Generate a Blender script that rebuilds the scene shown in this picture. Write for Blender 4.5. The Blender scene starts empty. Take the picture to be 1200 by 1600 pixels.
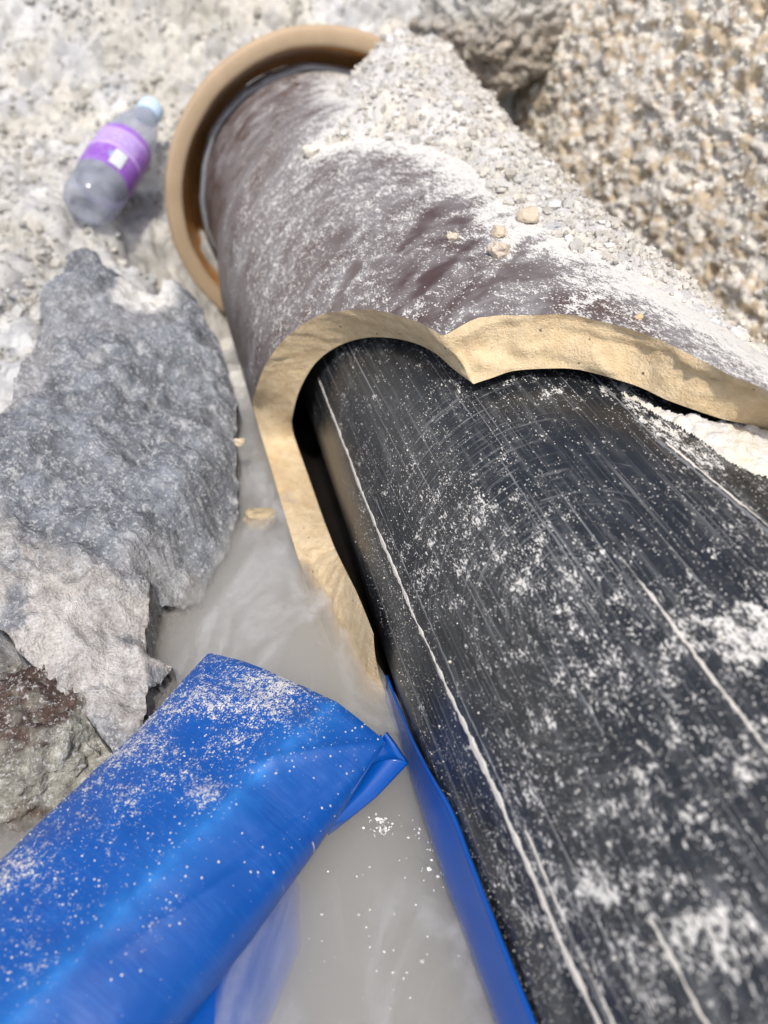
import bpy, math, random
import numpy as np
from mathutils import Vector, noise as mnoise
from mathutils.geometry import delaunay_2d_cdt

sc = bpy.context.scene
COL = sc.collection
rad = math.radians
random.seed(7)
RNG = np.random.default_rng(11)

# ------------------------------------------------------------------ camera
PITCH = rad(40.2)
cam_d = bpy.data.cameras.new('camera')
cam = bpy.data.objects.new('camera', cam_d)
COL.objects.link(cam)
cam.location = (0, 0, 0)
cam.rotation_euler = (math.pi / 2 - PITCH, 0, 0)
cam_d.sensor_fit = 'VERTICAL'
cam_d.sensor_height = 24.0
cam_d.lens = 18.0
cam_d.clip_start = 0.02
cam_d.clip_end = 200
cam_d.dof.use_dof = True
cam_d.dof.focus_distance = 0.335
cam_d.dof.aperture_fstop = 18.0 / 3.6
sc.camera = cam

# ------------------------------------------------------------------ sky, sun, exposure
SUN_DIR = Vector((0.03, -0.50, 0.86)).normalized()       # towards the sun
w = bpy.data.worlds.new('World')
sc.world = w
w.use_nodes = True
wn = w.node_tree
sky = wn.nodes.new('ShaderNodeTexSky')
sky.sky_type = 'NISHITA'
sky.sun_disc = False
sky.sun_elevation = math.asin(SUN_DIR.z)
sky.sun_rotation = math.atan2(SUN_DIR.x, SUN_DIR.y)
sky.air_density = 1.0
sky.dust_density = 3.0
wn.links.new(sky.outputs[0], wn.nodes['Background'].inputs[0])
wn.nodes['Background'].inputs[1].default_value = 0.125
sun_d = bpy.data.lights.new('sun', 'SUN')
sun_d.energy = 2.6
sun_d.angle = rad(4)
sun_d.color = (1.0, 0.955, 0.88)
sun = bpy.data.objects.new('sun', sun_d)
COL.objects.link(sun)
sun.rotation_euler = SUN_DIR.to_track_quat('Z', 'Y').to_euler()
sun.location = SUN_DIR * 5
sc.view_settings.view_transform = 'Standard'
sc.view_settings.look = 'None'
sc.view_settings.gamma = 1
sc.view_settings.exposure = 0.45
sc.view_settings.use_curve_mapping = False
sc.cycles.volume_bounces = 4
sc.cycles.max_bounces = 14
sc.cycles.transparent_max_bounces = 12

# ------------------------------------------------------------------ frame of the pipe run
FX = 1200.0
FWD = np.array([0, math.cos(PITCH), -math.sin(PITCH)])
UPV = np.array([0, math.sin(PITCH), math.cos(PITCH)])
RGT = np.array([1.0, 0, 0])


def ray(x, y):
    v = FWD * FX + RGT * (x - 600) + UPV * (800 - y)
    return v / np.linalg.norm(v)


def onz(x, y, z):
    r = ray(x, y)
    return r * z / r[2]


def atdepth(x, y, dep):
    r = ray(x, y)
    return r * dep / (r @ FWD)


D = np.array([-0.28100042, 0.95970765, 0.0])     # along the pipes, away
E1 = np.array([0.95970765, 0.28100042, 0.0])     # to the right of them
E2 = np.array([0.0, 0.0, 1.0])
LAX = 0.319
AC = E1 * LAX * math.sin(rad(31.95)) - E2 * LAX * math.cos(rad(31.95))   # clay axis
AB = E1 * LAX * math.sin(rad(31.75)) - E2 * LAX * math.cos(rad(31.75))   # black axis
R_OUT, R_IN, R_BLK = 0.13, 0.1095, 0.1035
WATER = -0.294


def hit(x, y, R, C=AC):
    r = ray(x, y)
    ro = np.array([r @ E1, r @ E2])
    c = np.array([C @ E1, C @ E2])
    A = ro @ ro
    B = -2 * ro @ c
    q = max(0, B * B - 4 * A * (c @ c - R * R))
    t = (-B - math.sqrt(q)) / (2 * A)
    v = r * t - C
    return math.degrees(math.atan2(v @ E1, v @ E2)), (r * t) @ D


def cyl(th, s, R, C=AC):
    th = np.radians(np.asarray(th, float))
    s = np.asarray(s, float)
    R = np.asarray(R, float)
    c1, c2 = C @ E1, C @ E2
    a = c1 + R * np.sin(th)
    z = c2 + R * np.cos(th)
    return a[..., None] * E1 + z[..., None] * E2 + s[..., None] * D


# ------------------------------------------------------------------ noise
def _h(ix, iy, iz, seed):
    h = (ix.astype(np.int64) * 374761393 + iy.astype(np.int64) * 668265263 + iz.astype(np.int64) * 2147483647 + seed * 974634599) & 0xFFFFFFFF
    h = ((h ^ (h >> 13)) * 1274126177) & 0xFFFFFFFF
    h = ((h ^ (h >> 16)) * 2246822519) & 0xFFFFFFFF
    return ((h ^ (h >> 15)) & 0xFFFFFF) / float(0xFFFFFF)


def vnoise(p, seed=0):
    p = np.asarray(p, float)
    i = np.floor(p).astype(np.int64)
    f = p - i
    f = f * f * f * (f * (f * 6 - 15) + 10)
    out = 0
    for dx in (0, 1):
        wx = f[:, 0] if dx else 1 - f[:, 0]
        for dy in (0, 1):
            wy = f[:, 1] if dy else 1 - f[:, 1]
            for dz in (0, 1):
                wz = f[:, 2] if dz else 1 - f[:, 2]
                out = out + wx * wy * wz * _h(i[:, 0] + dx, i[:, 1] + dy, i[:, 2] + dz, seed)
    return out * 2 - 1


def fbm(p, octs=4, seed=0, gain=0.5):
    a, s, t = 1.0, 0, 0
    p = np.asarray(p, float)
    for o in range(octs):
        s = s + a * vnoise(p * (2.03 ** o) + 17.3 * o, seed + o)
        t += a
        a *= gain
    return s / t


def P3(u, v, wv=None):
    return np.stack([u, v, np.zeros_like(u) if wv is None else wv], 1)


def grains(u, v, cell, seed, prob=1.0, rmin=0.35, rmax=0.62, flat=0.8):
    """height of a layer of pebbles scattered on a plane and a random id per pebble"""
    wu = u + cell * 0.22 * fbm(P3(u / cell * 1.4, v / cell * 1.4), 2, seed + 50)
    wv = v + cell * 0.22 * fbm(P3(u / cell * 1.4, v / cell * 1.4), 2, seed + 70)
    cu, cv = np.floor(wu / cell).astype(np.int64), np.floor(wv / cell).astype(np.int64)
    best = np.zeros_like(u)
    idb = np.full_like(u, 0.5)
    z0 = np.zeros_like(cu)
    for dx in (-1, 0, 1):
        for dy in (-1, 0, 1):
            iu, iv = cu + dx, cv + dy
            px = (iu + 0.5 + 0.9 * (_h(iu, iv, z0, seed) - 0.5)) * cell
            py = (iv + 0.5 + 0.9 * (_h(iu, iv, z0 + 1, seed) - 0.5)) * cell
            r = cell * (rmin + (rmax - rmin) * _h(iu, iv, z0 + 2, seed) ** 2)
            on = _h(iu, iv, z0 + 3, seed) < prob
            ang = _h(iu, iv, z0 + 4, seed) * 6.283
            asp = 0.7 + 0.6 * _h(iu, iv, z0 + 5, seed)
            du, dv = wu - px, wv - py
            a = du * np.cos(ang) + dv * np.sin(ang)
            b = -du * np.sin(ang) + dv * np.cos(ang)
            d = np.sqrt((a * asp) ** 2 + (b / asp) ** 2)
            d = 0.6 * d + 0.4 * np.maximum(np.abs(a * asp), np.abs(b / asp))
            k = np.sqrt(np.maximum(0, 1 - (d / r) ** 2)) * r * flat * on
            m = k > best
            best = np.where(m, k, best)
            idb = np.where(m, _h(iu, iv, z0 + 6, seed), idb)
    return best, idb


def sstep(a, b, x):
    t = np.clip((x - a) / (b - a), 0, 1)
    return t * t * (3 - 2 * t)


# ------------------------------------------------------------------ mesh helpers
def mesh_np(name, V, F, mats, parent=None, smooth=True, col=None, attrs=None, uv=None, mi=None):
    V = np.asarray(V, np.float32)
    F = np.asarray(F, np.int32)
    me = bpy.data.meshes.new(name)
    me.vertices.add(len(V))
    me.vertices.foreach_set('co', V.ravel())
    n, k = F.shape
    me.loops.add(n * k)
    me.loops.foreach_set('vertex_index', F.ravel())
    me.polygons.add(n)
    me.polygons.foreach_set('loop_start', np.arange(0, n * k, k, dtype=np.int32))
    me.polygons.foreach_set('use_smooth', np.full(n, bool(smooth)))
    for m in (mats if isinstance(mats, (list, tuple)) else [mats]):
        me.materials.append(m)
    if mi is not None:
        me.polygons.foreach_set('material_index', np.asarray(mi, np.int32))
    if uv is not None:
        ul = me.uv_layers.new(name='uv')
        ul.data.foreach_set('uv', np.asarray(uv, np.float32)[F.ravel()].ravel())
    if col is not None:
        a = me.attributes.new('col', 'FLOAT_COLOR', 'POINT')
        c4 = np.ones((len(V), 4), np.float32)
        c4[:, :3] = col
        a.data.foreach_set('color', c4.ravel())
    for kx, val in (attrs or {}).items():
        a = me.attributes.new(kx, 'FLOAT', 'POINT')
        a.data.foreach_set('value', np.asarray(val, np.float32))
    me.update()
    me.validate()
    o = bpy.data.objects.new(name, me)
    COL.objects.link(o)
    if parent is not None:
        o.parent = parent
    return o


def grid_faces(nu, nv, close_u=False):
    """vertex index = i*nv + j"""
    iu = np.arange(nu if close_u else nu - 1)
    jv = np.arange(nv - 1)
    I, J = np.meshgrid(iu, jv, indexing='ij')
    I2 = (I + 1) % nu
    return np.stack([I * nv + J, I2 * nv + J, I2 * nv + J + 1, I * nv + J + 1], -1).reshape(-1, 4)


def thing(name, label, cat, loc=(0, 0, 0), group=None):
    o = bpy.data.objects.new(name, None)
    o.empty_display_size = 0.03
    COL.objects.link(o)
    o['label'] = label
    o['category'] = cat
    if group:
        o['group'] = group
    return o


def tag(o, label=None, cat=None, group=None, kind=None):
    for k, v in (('label', label), ('category', cat), ('group', group), ('kind', kind)):
        if v:
            o[k] = v
    return o


# ------------------------------------------------------------------ node helper
class NT:
    def __init__(self, name):
        self.m = bpy.data.materials.new(name)
        self.m.use_nodes = True
        self.t = self.m.node_tree
        self.t.nodes.clear()
        self.out = self.t.nodes.new('ShaderNodeOutputMaterial')

    def n(self, typ, ins=None, **props):
        nd = self.t.nodes.new('ShaderNode' + typ)
        for k, v in props.items():
            setattr(nd, k, v)
        for k, v in (ins or {}).items():
            s = nd.inputs[k]
            if isinstance(v, bpy.types.NodeSocket):
                self.t.links.new(v, s)
            else:
                s.default_value = v
        return nd

    def math(self, op, a, b=0.0, c=0.0, clamp=False):
        return self.n('Math', {0: a, 1: b, 2: c}, operation=op, use_clamp=clamp).outputs[0]

    def ramp(self, x, a, b, lo=0.0, hi=1.0):
        return self.n('MapRange', {0: x, 1: a, 2: b, 3: lo, 4: hi}, interpolation_type='SMOOTHSTEP').outputs[0]

    def mix(self, f, a, b):
        nd = self.n('Mix', data_type='RGBA')
        for i, v in ((0, f), (6, a), (7, b)):
            s = nd.inputs[i]
            if isinstance(v, bpy.types.NodeSocket):
                self.t.links.new(v, s)
            else:
                s.default_value = (*v, 1) if isinstance(v, tuple) and len(v) == 3 else v
        return nd.outputs[2]

    def noise(self, vec, scale, detail=3.0, rough=0.55, dist=0.0):
        return self.n('TexNoise', {'Vector': vec, 'Scale': scale, 'Detail': detail, 'Roughness': rough, 'Distortion': dist}).outputs[0]

    def mapping(self, vec, scale=(1, 1, 1), rot=(0, 0, 0), loc=(0, 0, 0)):
        return self.n('Mapping', {0: vec, 1: loc, 2: rot, 3: scale}).outputs[0]

    def attr(self, nm):
        return self.n('Attribute', attribute_name=nm)

    def bump(self, h, strength, dist, normal=None):
        d = {'Height': h, 'Strength': strength, 'Distance': dist}
        if normal is not None:
            d['Normal'] = normal
        return self.n('Bump', d).outputs[0]

    def principled(self, **kw):
        nd = self.n('BsdfPrincipled')
        for k, v in kw.items():
            s = nd.inputs[k.replace('_', ' ')]
            if isinstance(v, bpy.types.NodeSocket):
                self.t.links.new(v, s)
            else:
                s.default_value = (*v, 1) if isinstance(v, tuple) and len(v) == 3 and s.type == 'RGBA' else v
        return nd.outputs[0]

    def done(self, surf=None, vol=None):
        if surf is not None:
            self.t.links.new(surf, self.out.inputs[0])
        if vol is not None:
            self.t.links.new(vol, self.out.inputs[1])
        return self.m


# ------------------------------------------------------------------ materials
def mat_mineral(name, fine=900.0, contrast=0.35, bump=0.5, rough=0.92, speck=0.0):
    k = NT(name)
    geo = k.n('TexCoord').outputs['Object']
    c = k.attr('col').outputs['Color']
    n1 = k.noise(geo, fine, 4, 0.65)
    n2 = k.noise(geo, fine * 0.22, 3, 0.6)
    f = k.math('MULTIPLY_ADD', n1, contrast * 2, 1 - contrast)
    g = k.math('MULTIPLY_ADD', n2, contrast * 1.4, 1 - contrast * 0.7)
    fg = k.math('MULTIPLY', f, g)
    v = k.n('VectorMath', {0: c}, operation='SCALE')
    k.t.links.new(fg, v.inputs['Scale'])
    h = k.math('ADD', n1, k.math('MULTIPLY', n2, 1.6))
    base = v.outputs[0]
    if speck:
        sp = k.ramp(k.math('ADD', k.math('MULTIPLY', k.noise(geo, 520, 3, 0.75), 0.75), k.math('MULTIPLY', k.noise(geo, 110, 2, 0.6), 0.25)), 0.52, 0.60)
        base = k.mix(k.math('MULTIPLY', sp, speck), base, (0.60, 0.60, 0.60))
    return k.done(k.principled(Base_Color=base, Roughness=rough, Specular_IOR_Level=0.25, Normal=k.bump(h, bump, 0.0016)))


def mat_dusty(name, base, dustc, rough, spec_scale=800.0, film=0.25, streak_rot=0.6, streak=(1.0, 0.35), coat=0.0,
              vscale=420.0, lines=False, bump=0.3, filmc=None, satin=0.0):
    """a smooth surface (uv in metres) carrying loose pale dust, thicker where the 'dust' attribute is high"""
    k = NT(name)
    uv = k.n('UVMap', uv_map='uv').outputs[0]
    dens = k.attr('dust').outputs['Fac']
    st = k.mapping(uv, scale=(streak[0], streak[1], 1), rot=(0, 0, streak_rot))
    a = k.noise(st, spec_scale, 3, 0.7)
    b = k.noise(st, spec_scale * 0.28, 3, 0.65)
    c = k.noise(uv, 85.0, 4, 0.65, 0.4)
    f = k.math('ADD', k.math('ADD', k.math('MULTIPLY', a, 0.46), k.math('MULTIPLY', b, 0.34)), k.math('MULTIPLY', c, 0.20))
    f = k.math('MULTIPLY_ADD', f, 1.8, -0.40)
    thr = k.math('MULTIPLY_ADD', dens, -0.48, 0.78)
    d = k.ramp(k.math('SUBTRACT', f, thr), -0.02, 0.06)
    # isolated specks
    vor = k.n('TexVoronoi', {'Vector': uv, 'Scale': vscale}, feature='F1')
    rnd = k.n('SeparateColor', {0: vor.outputs['Color']}).outputs[0]
    sp = k.math('MULTIPLY', k.ramp(vor.outputs['Distance'], 0.30, 0.14), k.math('LESS_THAN', rnd, k.math('MULTIPLY', dens, 0.40 if lines else 0.75)))
    d = k.math('MAXIMUM', d, sp)
    h = d
    fl = k.math('MULTIPLY', k.ramp(k.noise(uv, 22.0, 4, 0.6, 1.2), 0.2, 0.65), k.math('MULTIPLY', k.math('ADD', dens, 0.04), film * 1.35), clamp=True)
    if lines:
        sm = k.ramp(k.noise(k.mapping(uv, scale=(330, 26, 1), rot=(0, 0, 0.12)), 1.0, 4, 0.6, 0.8), 0.46, 0.70)
        fl = k.math('MULTIPLY', k.math('MULTIPLY_ADD', sm, 1.0, 0.18), fl)
    else:
        sm = k.ramp(k.noise(k.mapping(uv, scale=(60, 210, 1), rot=(0, 0, 0.5)), 1.0, 4, 0.65, 0.5), 0.3, 0.7)
        fl = k.math('MULTIPLY', k.math('MULTIPLY_ADD', sm, 0.5, 0.6), fl, clamp=True)
    col = k.mix(fl, base, filmc or dustc)
    if lines:
        ln = k.noise(k.mapping(uv, scale=(620, 3.5, 1)), 1.0, 2, 0.5)
        ln2 = k.noise(k.mapping(uv, scale=(1500, 9, 1), loc=(3, 5, 0)), 1.0, 2, 0.5)
        lm = k.math('MAXIMUM', k.math('MULTIPLY', k.ramp(ln, 0.64, 0.72), 0.55), k.math('MULTIPLY', k.ramp(ln2, 0.60, 0.76), 0.5))
        # rubbed arcs
        ctr = k.n('VectorMath', {0: uv, 1: (-0.062, 0.150, 0)}, operation='SUBTRACT').outputs[0]
        xy = k.n('SeparateXYZ', {0: ctr})
        rr = k.n('VectorMath', {0: ctr}, operation='LENGTH').outputs['Value']
        aa = k.math('ARCTAN2', xy.outputs[1], xy.outputs[0])
        pol = k.n('CombineXYZ', {0: k.math('MULTIPLY', rr, 900.0), 1: k.math('MULTIPLY', aa, 2.2), 2: k.math('MULTIPLY', k.noise(uv, 60.0, 2), 3.0)}).outputs[0]
        arc = k.noise(pol, 1.0, 3, 0.65)
        am = k.math('MULTIPLY', k.math('MULTIPLY', k.ramp(arc, 0.52, 0.72), k.attr('rub').outputs['Fac']), 0.85)
        lm = k.math('MAXIMUM', lm, am)
        col = k.mix(lm, col, (0.33, 0.33, 0.33))
        h = k.math('SUBTRACT', h, k.math('MULTIPLY', lm, 1.2))
    dcol = k.mix(k.noise(uv, 300.0, 3, 0.6), tuple(x * 0.82 for x in dustc), tuple(min(1, x * 1.18) for x in dustc))
    col = k.mix(d, col, dcol)
    rgh = k.math('MAXIMUM', k.math('MULTIPLY_ADD', fl, 0.5, rough), k.math('MULTIPLY', d, 0.95))
    micro = k.noise(uv, 260.0, 3, 0.6)
    h = k.math('MULTIPLY_ADD', micro, 0.25, h)
    return k.done(k.principled(Base_Color=col, Roughness=rgh, Normal=k.bump(h, bump, 0.0006), Coat_Weight=coat, Coat_Roughness=0.15))


def mat_tan(name):
    k = NT(name)
    g = k.n('TexCoord').outputs['Object']
    a = k.noise(g, 1100, 3, 0.7)
    b = k.noise(g, 160, 4, 0.6)
    c = k.noise(g, 28, 3, 0.6)
    col = k.mix(k.ramp(b, 0.35, 0.7), (0.58, 0.435, 0.255), (0.69, 0.545, 0.345))
    col = k.mix(k.math('MULTIPLY', k.ramp(c, 0.45, 0.75), 0.3), col, (0.72, 0.61, 0.43))
    col = k.mix(k.ramp(a, 0.66, 0.74), col, (0.72, 0.66, 0.52))
    vor = k.n('TexVoronoi', {'Vector': g, 'Scale': 260.0}, feature='F1')
    rnd = k.n('SeparateColor', {0: vor.outputs['Color']}).outputs[0]
    sp = k.math('MULTIPLY', k.ramp(vor.outputs['Distance'], 0.22, 0.10), k.math('LESS_THAN', rnd, 0.10))
    col = k.mix(sp, col, (0.16, 0.12, 0.08))
    h = k.math('ADD', k.math('ADD', a, k.math('MULTIPLY', b, 1.2)), k.noise(g, 430, 3, 0.7))
    return k.done(k.principled(Base_Color=col, Roughness=0.8, Normal=k.bump(h, 0.75, 0.0012)))


def mat_simple(name, col, rough, n_scale=60.0, var=0.25, bump=0.15, spec=0.5):
    k = NT(name)
    g = k.n('TexCoord').outputs['Object']
    a = k.noise(g, n_scale, 4, 0.6)
    c = k.mix(a, tuple(x * (1 - var) for x in col), tuple(min(1, x * (1 + var)) for x in col))
    return k.done(k.principled(Base_Color=c, Roughness=rough, Specular_IOR_Level=spec, Normal=k.bump(a, bump, 0.001)))


DUST = (0.62, 0.60, 0.565)
M_ground = mat_mineral('gravel_soil', 700, 0.28, 0.6)
M_side = mat_mineral('crusty_sand', 600, 0.25, 0.6)
M_rock = mat_mineral('grey_stone', 800, 0.75, 1.0, speck=0.62)
M_peb = mat_mineral('pebble_stone', 900, 0.25, 0.5)
M_glaze = mat_dusty('brown_glaze', (0.060, 0.027, 0.018), DUST, 0.25, 1250, 1.6, 0.55, (1.0, 0.5), vscale=560.0, filmc=(0.225, 0.212, 0.215))
M_black = mat_dusty('black_plastic', (0.010, 0.0115, 0.014), DUST, 0.29, 1300, 0.46, 0.12, (1.0, 0.42), vscale=800.0, lines=True, filmc=(0.24, 0.245, 0.25))
M_blue = mat_dusty('blue_vinyl', (0.0008, 0.060, 0.285), DUST, 0.40, 1600, 0.35, 0.2, (1.0, 0.8), vscale=620.0, filmc=(0.008, 0.125, 0.45), bump=0.4)
M_bluew = mat_simple('wet_blue_vinyl', (0.0015, 0.060, 0.30), 0.25, 40, 0.2, 0.1)
M_tan = mat_tan('bare_fired_clay')
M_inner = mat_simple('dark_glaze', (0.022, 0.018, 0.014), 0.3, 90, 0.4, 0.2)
M_lining = mat_simple('amber_glaze', (0.46, 0.22, 0.07), 0.28, 60, 0.45, 0.15)
M_ring = mat_simple('pale_fired_clay', (0.42, 0.31, 0.20), 0.7, 45, 0.16, 0.15)
M_seal = mat_simple('dusty_seal', (0.24, 0.25, 0.27), 0.8, 80, 0.5, 0.2)
M_scr = mat_simple('scraped_burr', (0.62, 0.58, 0.52), 0.7, 700, 0.35, 0.4)
M_scr_dark = mat_simple('scored_plastic', (0.16, 0.165, 0.17), 0.5, 700, 0.5, 0.4)
M_cap = mat_simple('pale_blue_cap', (0.50, 0.66, 0.82), 0.4, 80, 0.08, 0.1)


def mat_label():
    k = NT('purple_label_film')
    uv = k.n('UVMap', uv_map='uv').outputs[0]
    s = k.n('SeparateXYZ', {0: uv})
    u, v = s.outputs[0], s.outputs[1]

    def box(x, a, b, e=0.006):
        return k.math('MULTIPLY', k.ramp(x, a - e, a + e), k.ramp(x, b + e, b - e))
    col = k.mix(k.ramp(v, 0.0, 1.0), (0.24, 0.085, 0.44), (0.30, 0.13, 0.52))
    pale = k.math('MULTIPLY', box(v, 0.45, 0.86, 0.03), box(u, 0.42, 0.80, 0.02))
    col = k.mix(k.math('MULTIPLY', pale, 0.6), col, (0.48, 0.36, 0.72))
    col = k.mix(k.math('MULTIPLY', box(v, 0.46, 0.49), 0.6), col, (0.72, 0.60, 0.90))
    col = k.mix(k.math('MULTIPLY', box(v, 0.84, 0.87), 0.5), col, (0.72, 0.60, 0.90))
    lines = k.math('MULTIPLY', k.ramp(k.noise(k.mapping(uv, scale=(70, 26, 1)), 1.0, 2, 0.5), 0.52, 0.62), box(v, 0.56, 0.80))
    col = k.mix(k.math('MULTIPLY', k.math('MULTIPLY', lines, box(u, 0.46, 0.76)), 0.35), col, (0.80, 0.74, 0.92))
    emb = k.n('VectorMath', {0: uv, 1: (0.52, 0.26, 0)}, operation='SUBTRACT').outputs[0]
    ed = k.n('VectorMath', {0: k.mapping(emb, scale=(2.6, 1, 1))}, operation='LENGTH').outputs['Value']
    col = k.mix(k.math('MULTIPLY', k.ramp(ed, 0.10, 0.07), 0.7), col, (0.30, 0.42, 0.62))
    g = k.noise(k.n('TexCoord').outputs['Object'], 120, 3, 0.6)
    col = k.mix(k.math('MULTIPLY', k.ramp(g, 0.45, 0.8), 0.3), col, (0.55, 0.50, 0.62))
    return k.done(k.principled(Base_Color=col, Roughness=0.42, Normal=k.bump(g, 0.2, 0.001)))


def mat_pet():
    k = NT('dusty_clear_plastic')
    g = k.n('TexCoord').outputs['Object']
    n1 = k.noise(g, 60, 4, 0.6, 0.5)
    n2 = k.noise(g, 420, 3, 0.6)
    nb = k.bump(k.math('ADD', n1, k.math('MULTIPLY', n2, 0.2)), 0.25, 0.002)
    p = k.principled(Base_Color=k.mix(n1, (0.34, 0.36, 0.42), (0.52, 0.55, 0.62)), Roughness=0.16, Normal=nb, Specular_IOR_Level=0.6)
    tr = k.n('BsdfTransparent', {0: (0.86, 0.88, 0.93, 1)}).outputs[0]
    ms = k.n('MixShader', {0: k.math('MULTIPLY_ADD', n1, 0.4, 0.28), 1: tr, 2: p})
    return k.done(ms.outputs[0])


def mat_water():
    k = NT('milky_water')
    g = k.n('TexCoord').outputs['Object']
    n = k.math('ADD', k.noise(g, 26, 3, 0.55, 1.2), k.math('MULTIPLY', k.noise(g, 150, 2, 0.5), 0.10))
    nb = k.bump(n, 0.40, 0.008)
    fr = k.n('Fresnel', {'IOR': 1.45, 'Normal': nb}).outputs[0]
    gl = k.n('BsdfGlossy', {'Color': (1, 1, 1, 1), 'Roughness': 0.025, 'Normal': nb}).outputs[0]
    tr = k.n('BsdfTransparent', {0: (1, 1, 1, 1)}).outputs[0]
    # soft sky reflections and haze painted on the surface as pale drifting patches
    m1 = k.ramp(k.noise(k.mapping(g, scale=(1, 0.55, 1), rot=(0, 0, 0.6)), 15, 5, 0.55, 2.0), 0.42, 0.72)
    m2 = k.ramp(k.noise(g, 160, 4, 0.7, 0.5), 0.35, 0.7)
    painted_sheen = k.math('MULTIPLY', k.math('MULTIPLY', m1, k.math('MULTIPLY_ADD', m2, 0.3, 0.7)), 0.42)
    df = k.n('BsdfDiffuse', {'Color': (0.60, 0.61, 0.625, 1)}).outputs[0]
    body = k.n('MixShader', {0: painted_sheen, 1: tr, 2: df}).outputs[0]
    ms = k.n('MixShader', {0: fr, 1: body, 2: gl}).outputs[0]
    sv = k.n('VolumeScatter', {'Color': (0.925, 0.895, 0.82, 1), 'Density': 62.0, 'Anisotropy': 0.2}).outputs[0]
    av = k.n('VolumeAbsorption', {'Color': (0.5, 0.42, 0.28, 1), 'Density': 4.0}).outputs[0]
    vol = k.n('AddShader', {0: sv, 1: av}).outputs[0]
    return k.done(ms, vol)


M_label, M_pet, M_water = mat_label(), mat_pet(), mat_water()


# ------------------------------------------------------------------ ground: bank of loose pale gravel and the trench floor
def spaced(a, b, step, lo, hi):
    core = np.arange(a, b, step)
    left = [a]
    s = step
    while left[-1] > lo:
        s *= 1.25
        left.append(left[-1] - s)
    right = [core[-1]]
    s = step
    while right[-1] < hi:
        s *= 1.25
        right.append(right[-1] + s)
    return np.concatenate([np.array(left[:0:-1]), core, np.array(right[1:])])


def ground_z(x, y):
    z = np.interp(y, [-3, 0.0, 0.20, 0.38, 0.50, 0.60, 0.72, 0.93, 0.98, 1.42, 1.7, 5], [-0.44, -0.43, -0.41, -0.37, -0.297, -0.276, -0.258, -0.218, -0.185, 0.20, 0.27, 0.45])
    e = x * E1[0] + y * E1[1] - AC @ E1
    s = x * D[0] + y * D[1]
    lim_e = 0.108 + 0.046 * sstep(0.50, 0.66, s)
    carve = (1 - sstep(lim_e, lim_e + 0.026 + 0.03 * sstep(0.5, 0.66, s), np.abs(e))) * (1 - sstep(0.84, 0.90, s))
    z = z * (1 - carve) + np.minimum(z, np.where(s < 0.5, -0.45, -0.37)) * carve
    z = np.where((e > 0.12), z - 0.16 * sstep(0.125, 0.16, e) * (1 - sstep(0.86, 0.98, s)), z)
    z = np.maximum(z, -0.36 + 0.095 * sstep(-0.165, -0.21, x) * sstep(0.24, 0.36, y))
    z = z - 0.12 * np.exp(-((s - 0.755) / 0.055) ** 2 - ((e + 0.150) / 0.040) ** 2)
    z = np.maximum(z, -0.40 + 0.15 * sstep(-0.215, -0.30, x) * sstep(-0.6, -0.3, y))
    # to the left of the frame the bank climbs
    z = z + 0.55 * np.maximum(0, -0.50 - x) * sstep(0.1, 0.5, y)
    return z


gx = spaced(-0.62, 0.34, 0.0024, -3.2, 3.2)
gy = spaced(0.08, 1.30, 0.0025, -2.5, 4.5)
GX, GY = np.meshgrid(gx, gy, indexing='ij')
X_, Y_ = GX.ravel(), GY.ravel()
Z_ = ground_z(X_, Y_)
eps = 0.01
nx = -(ground_z(X_ + eps, Y_) - ground_z(X_ - eps, Y_)) / (2 * eps)
ny = -(ground_z(X_, Y_ + eps) - ground_z(X_, Y_ - eps)) / (2 * eps)
nx, ny = np.clip(nx, -1, 1), np.clip(ny, -1, 1)
nl = np.sqrt(nx ** 2 + ny ** 2 + 1)
arc = Y_ * 1.15
g1, i1 = grains(X_, arc, 0.022, 3, 0.55)
g2, i2 = grains(X_, arc, 0.011, 5, 0.75)
g3, i3 = grains(X_, arc, 0.006, 9, 0.8)
big = fbm(P3(X_ * 9, arc * 9), 3, 21)
mid = fbm(P3(X_ * 42, arc * 42), 4, 31, 0.6)
hgt = big * 0.016 + mid * 0.014 + np.maximum(np.maximum(g1 * 0.8, g2 * 0.9), g3 * 0.9)
hgt *= sstep(4.5, 1.5, np.hypot(X_, Y_))
V = np.stack([X_ + hgt * nx / nl, Y_ + hgt * ny / nl, Z_ + hgt / nl], 1)
idd = np.where(g1 * 0.8 > np.maximum(g2, g3) * 0.9, i1, np.where(g2 > g3, i2, i3))
tone = 0.48 + 0.22 * (idd - 0.5) + 0.13 * fbm(P3(X_ * 14, arc * 14), 3, 41)
warm = np.clip(0.5 + 0.9 * fbm(P3(X_ * 20, arc * 20), 3, 43) + 0.5 * (idd - 0.5), 0, 1)
dark = ((idd > 0.93) * 0.45)
tone = np.clip(tone * (1 - dark), 0.1, 0.68)
colr = np.stack([tone * (1.0 + 0.02 * warm), tone * (1.0 - 0.03 * warm), tone * (1.01 - 0.15 * warm)], 1)
ground = mesh_np('ground', V, grid_faces(len(gx), len(gy)), M_ground, col=colr)
tag(ground, 'loose pale grey gravel bank sloping down to the water', None, None, 'structure')

# ------------------------------------------------------------------ the trench side on the right: crusty sandy face
sv = spaced(0.16, 1.25, 0.0021, -2.5, 3.5)
wv = spaced(-0.24, 0.34, 0.0021, -0.30, 0.46)
S2, W2 = np.meshgrid(sv, wv, indexing='ij')
s_, w_ = S2.ravel(), W2.ravel()
LEAN = 0.30
nrm_side = np.array([-1.0, 0.0, LEAN]) / math.hypot(1, LEAN)       # in (e1, d, z)


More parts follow.
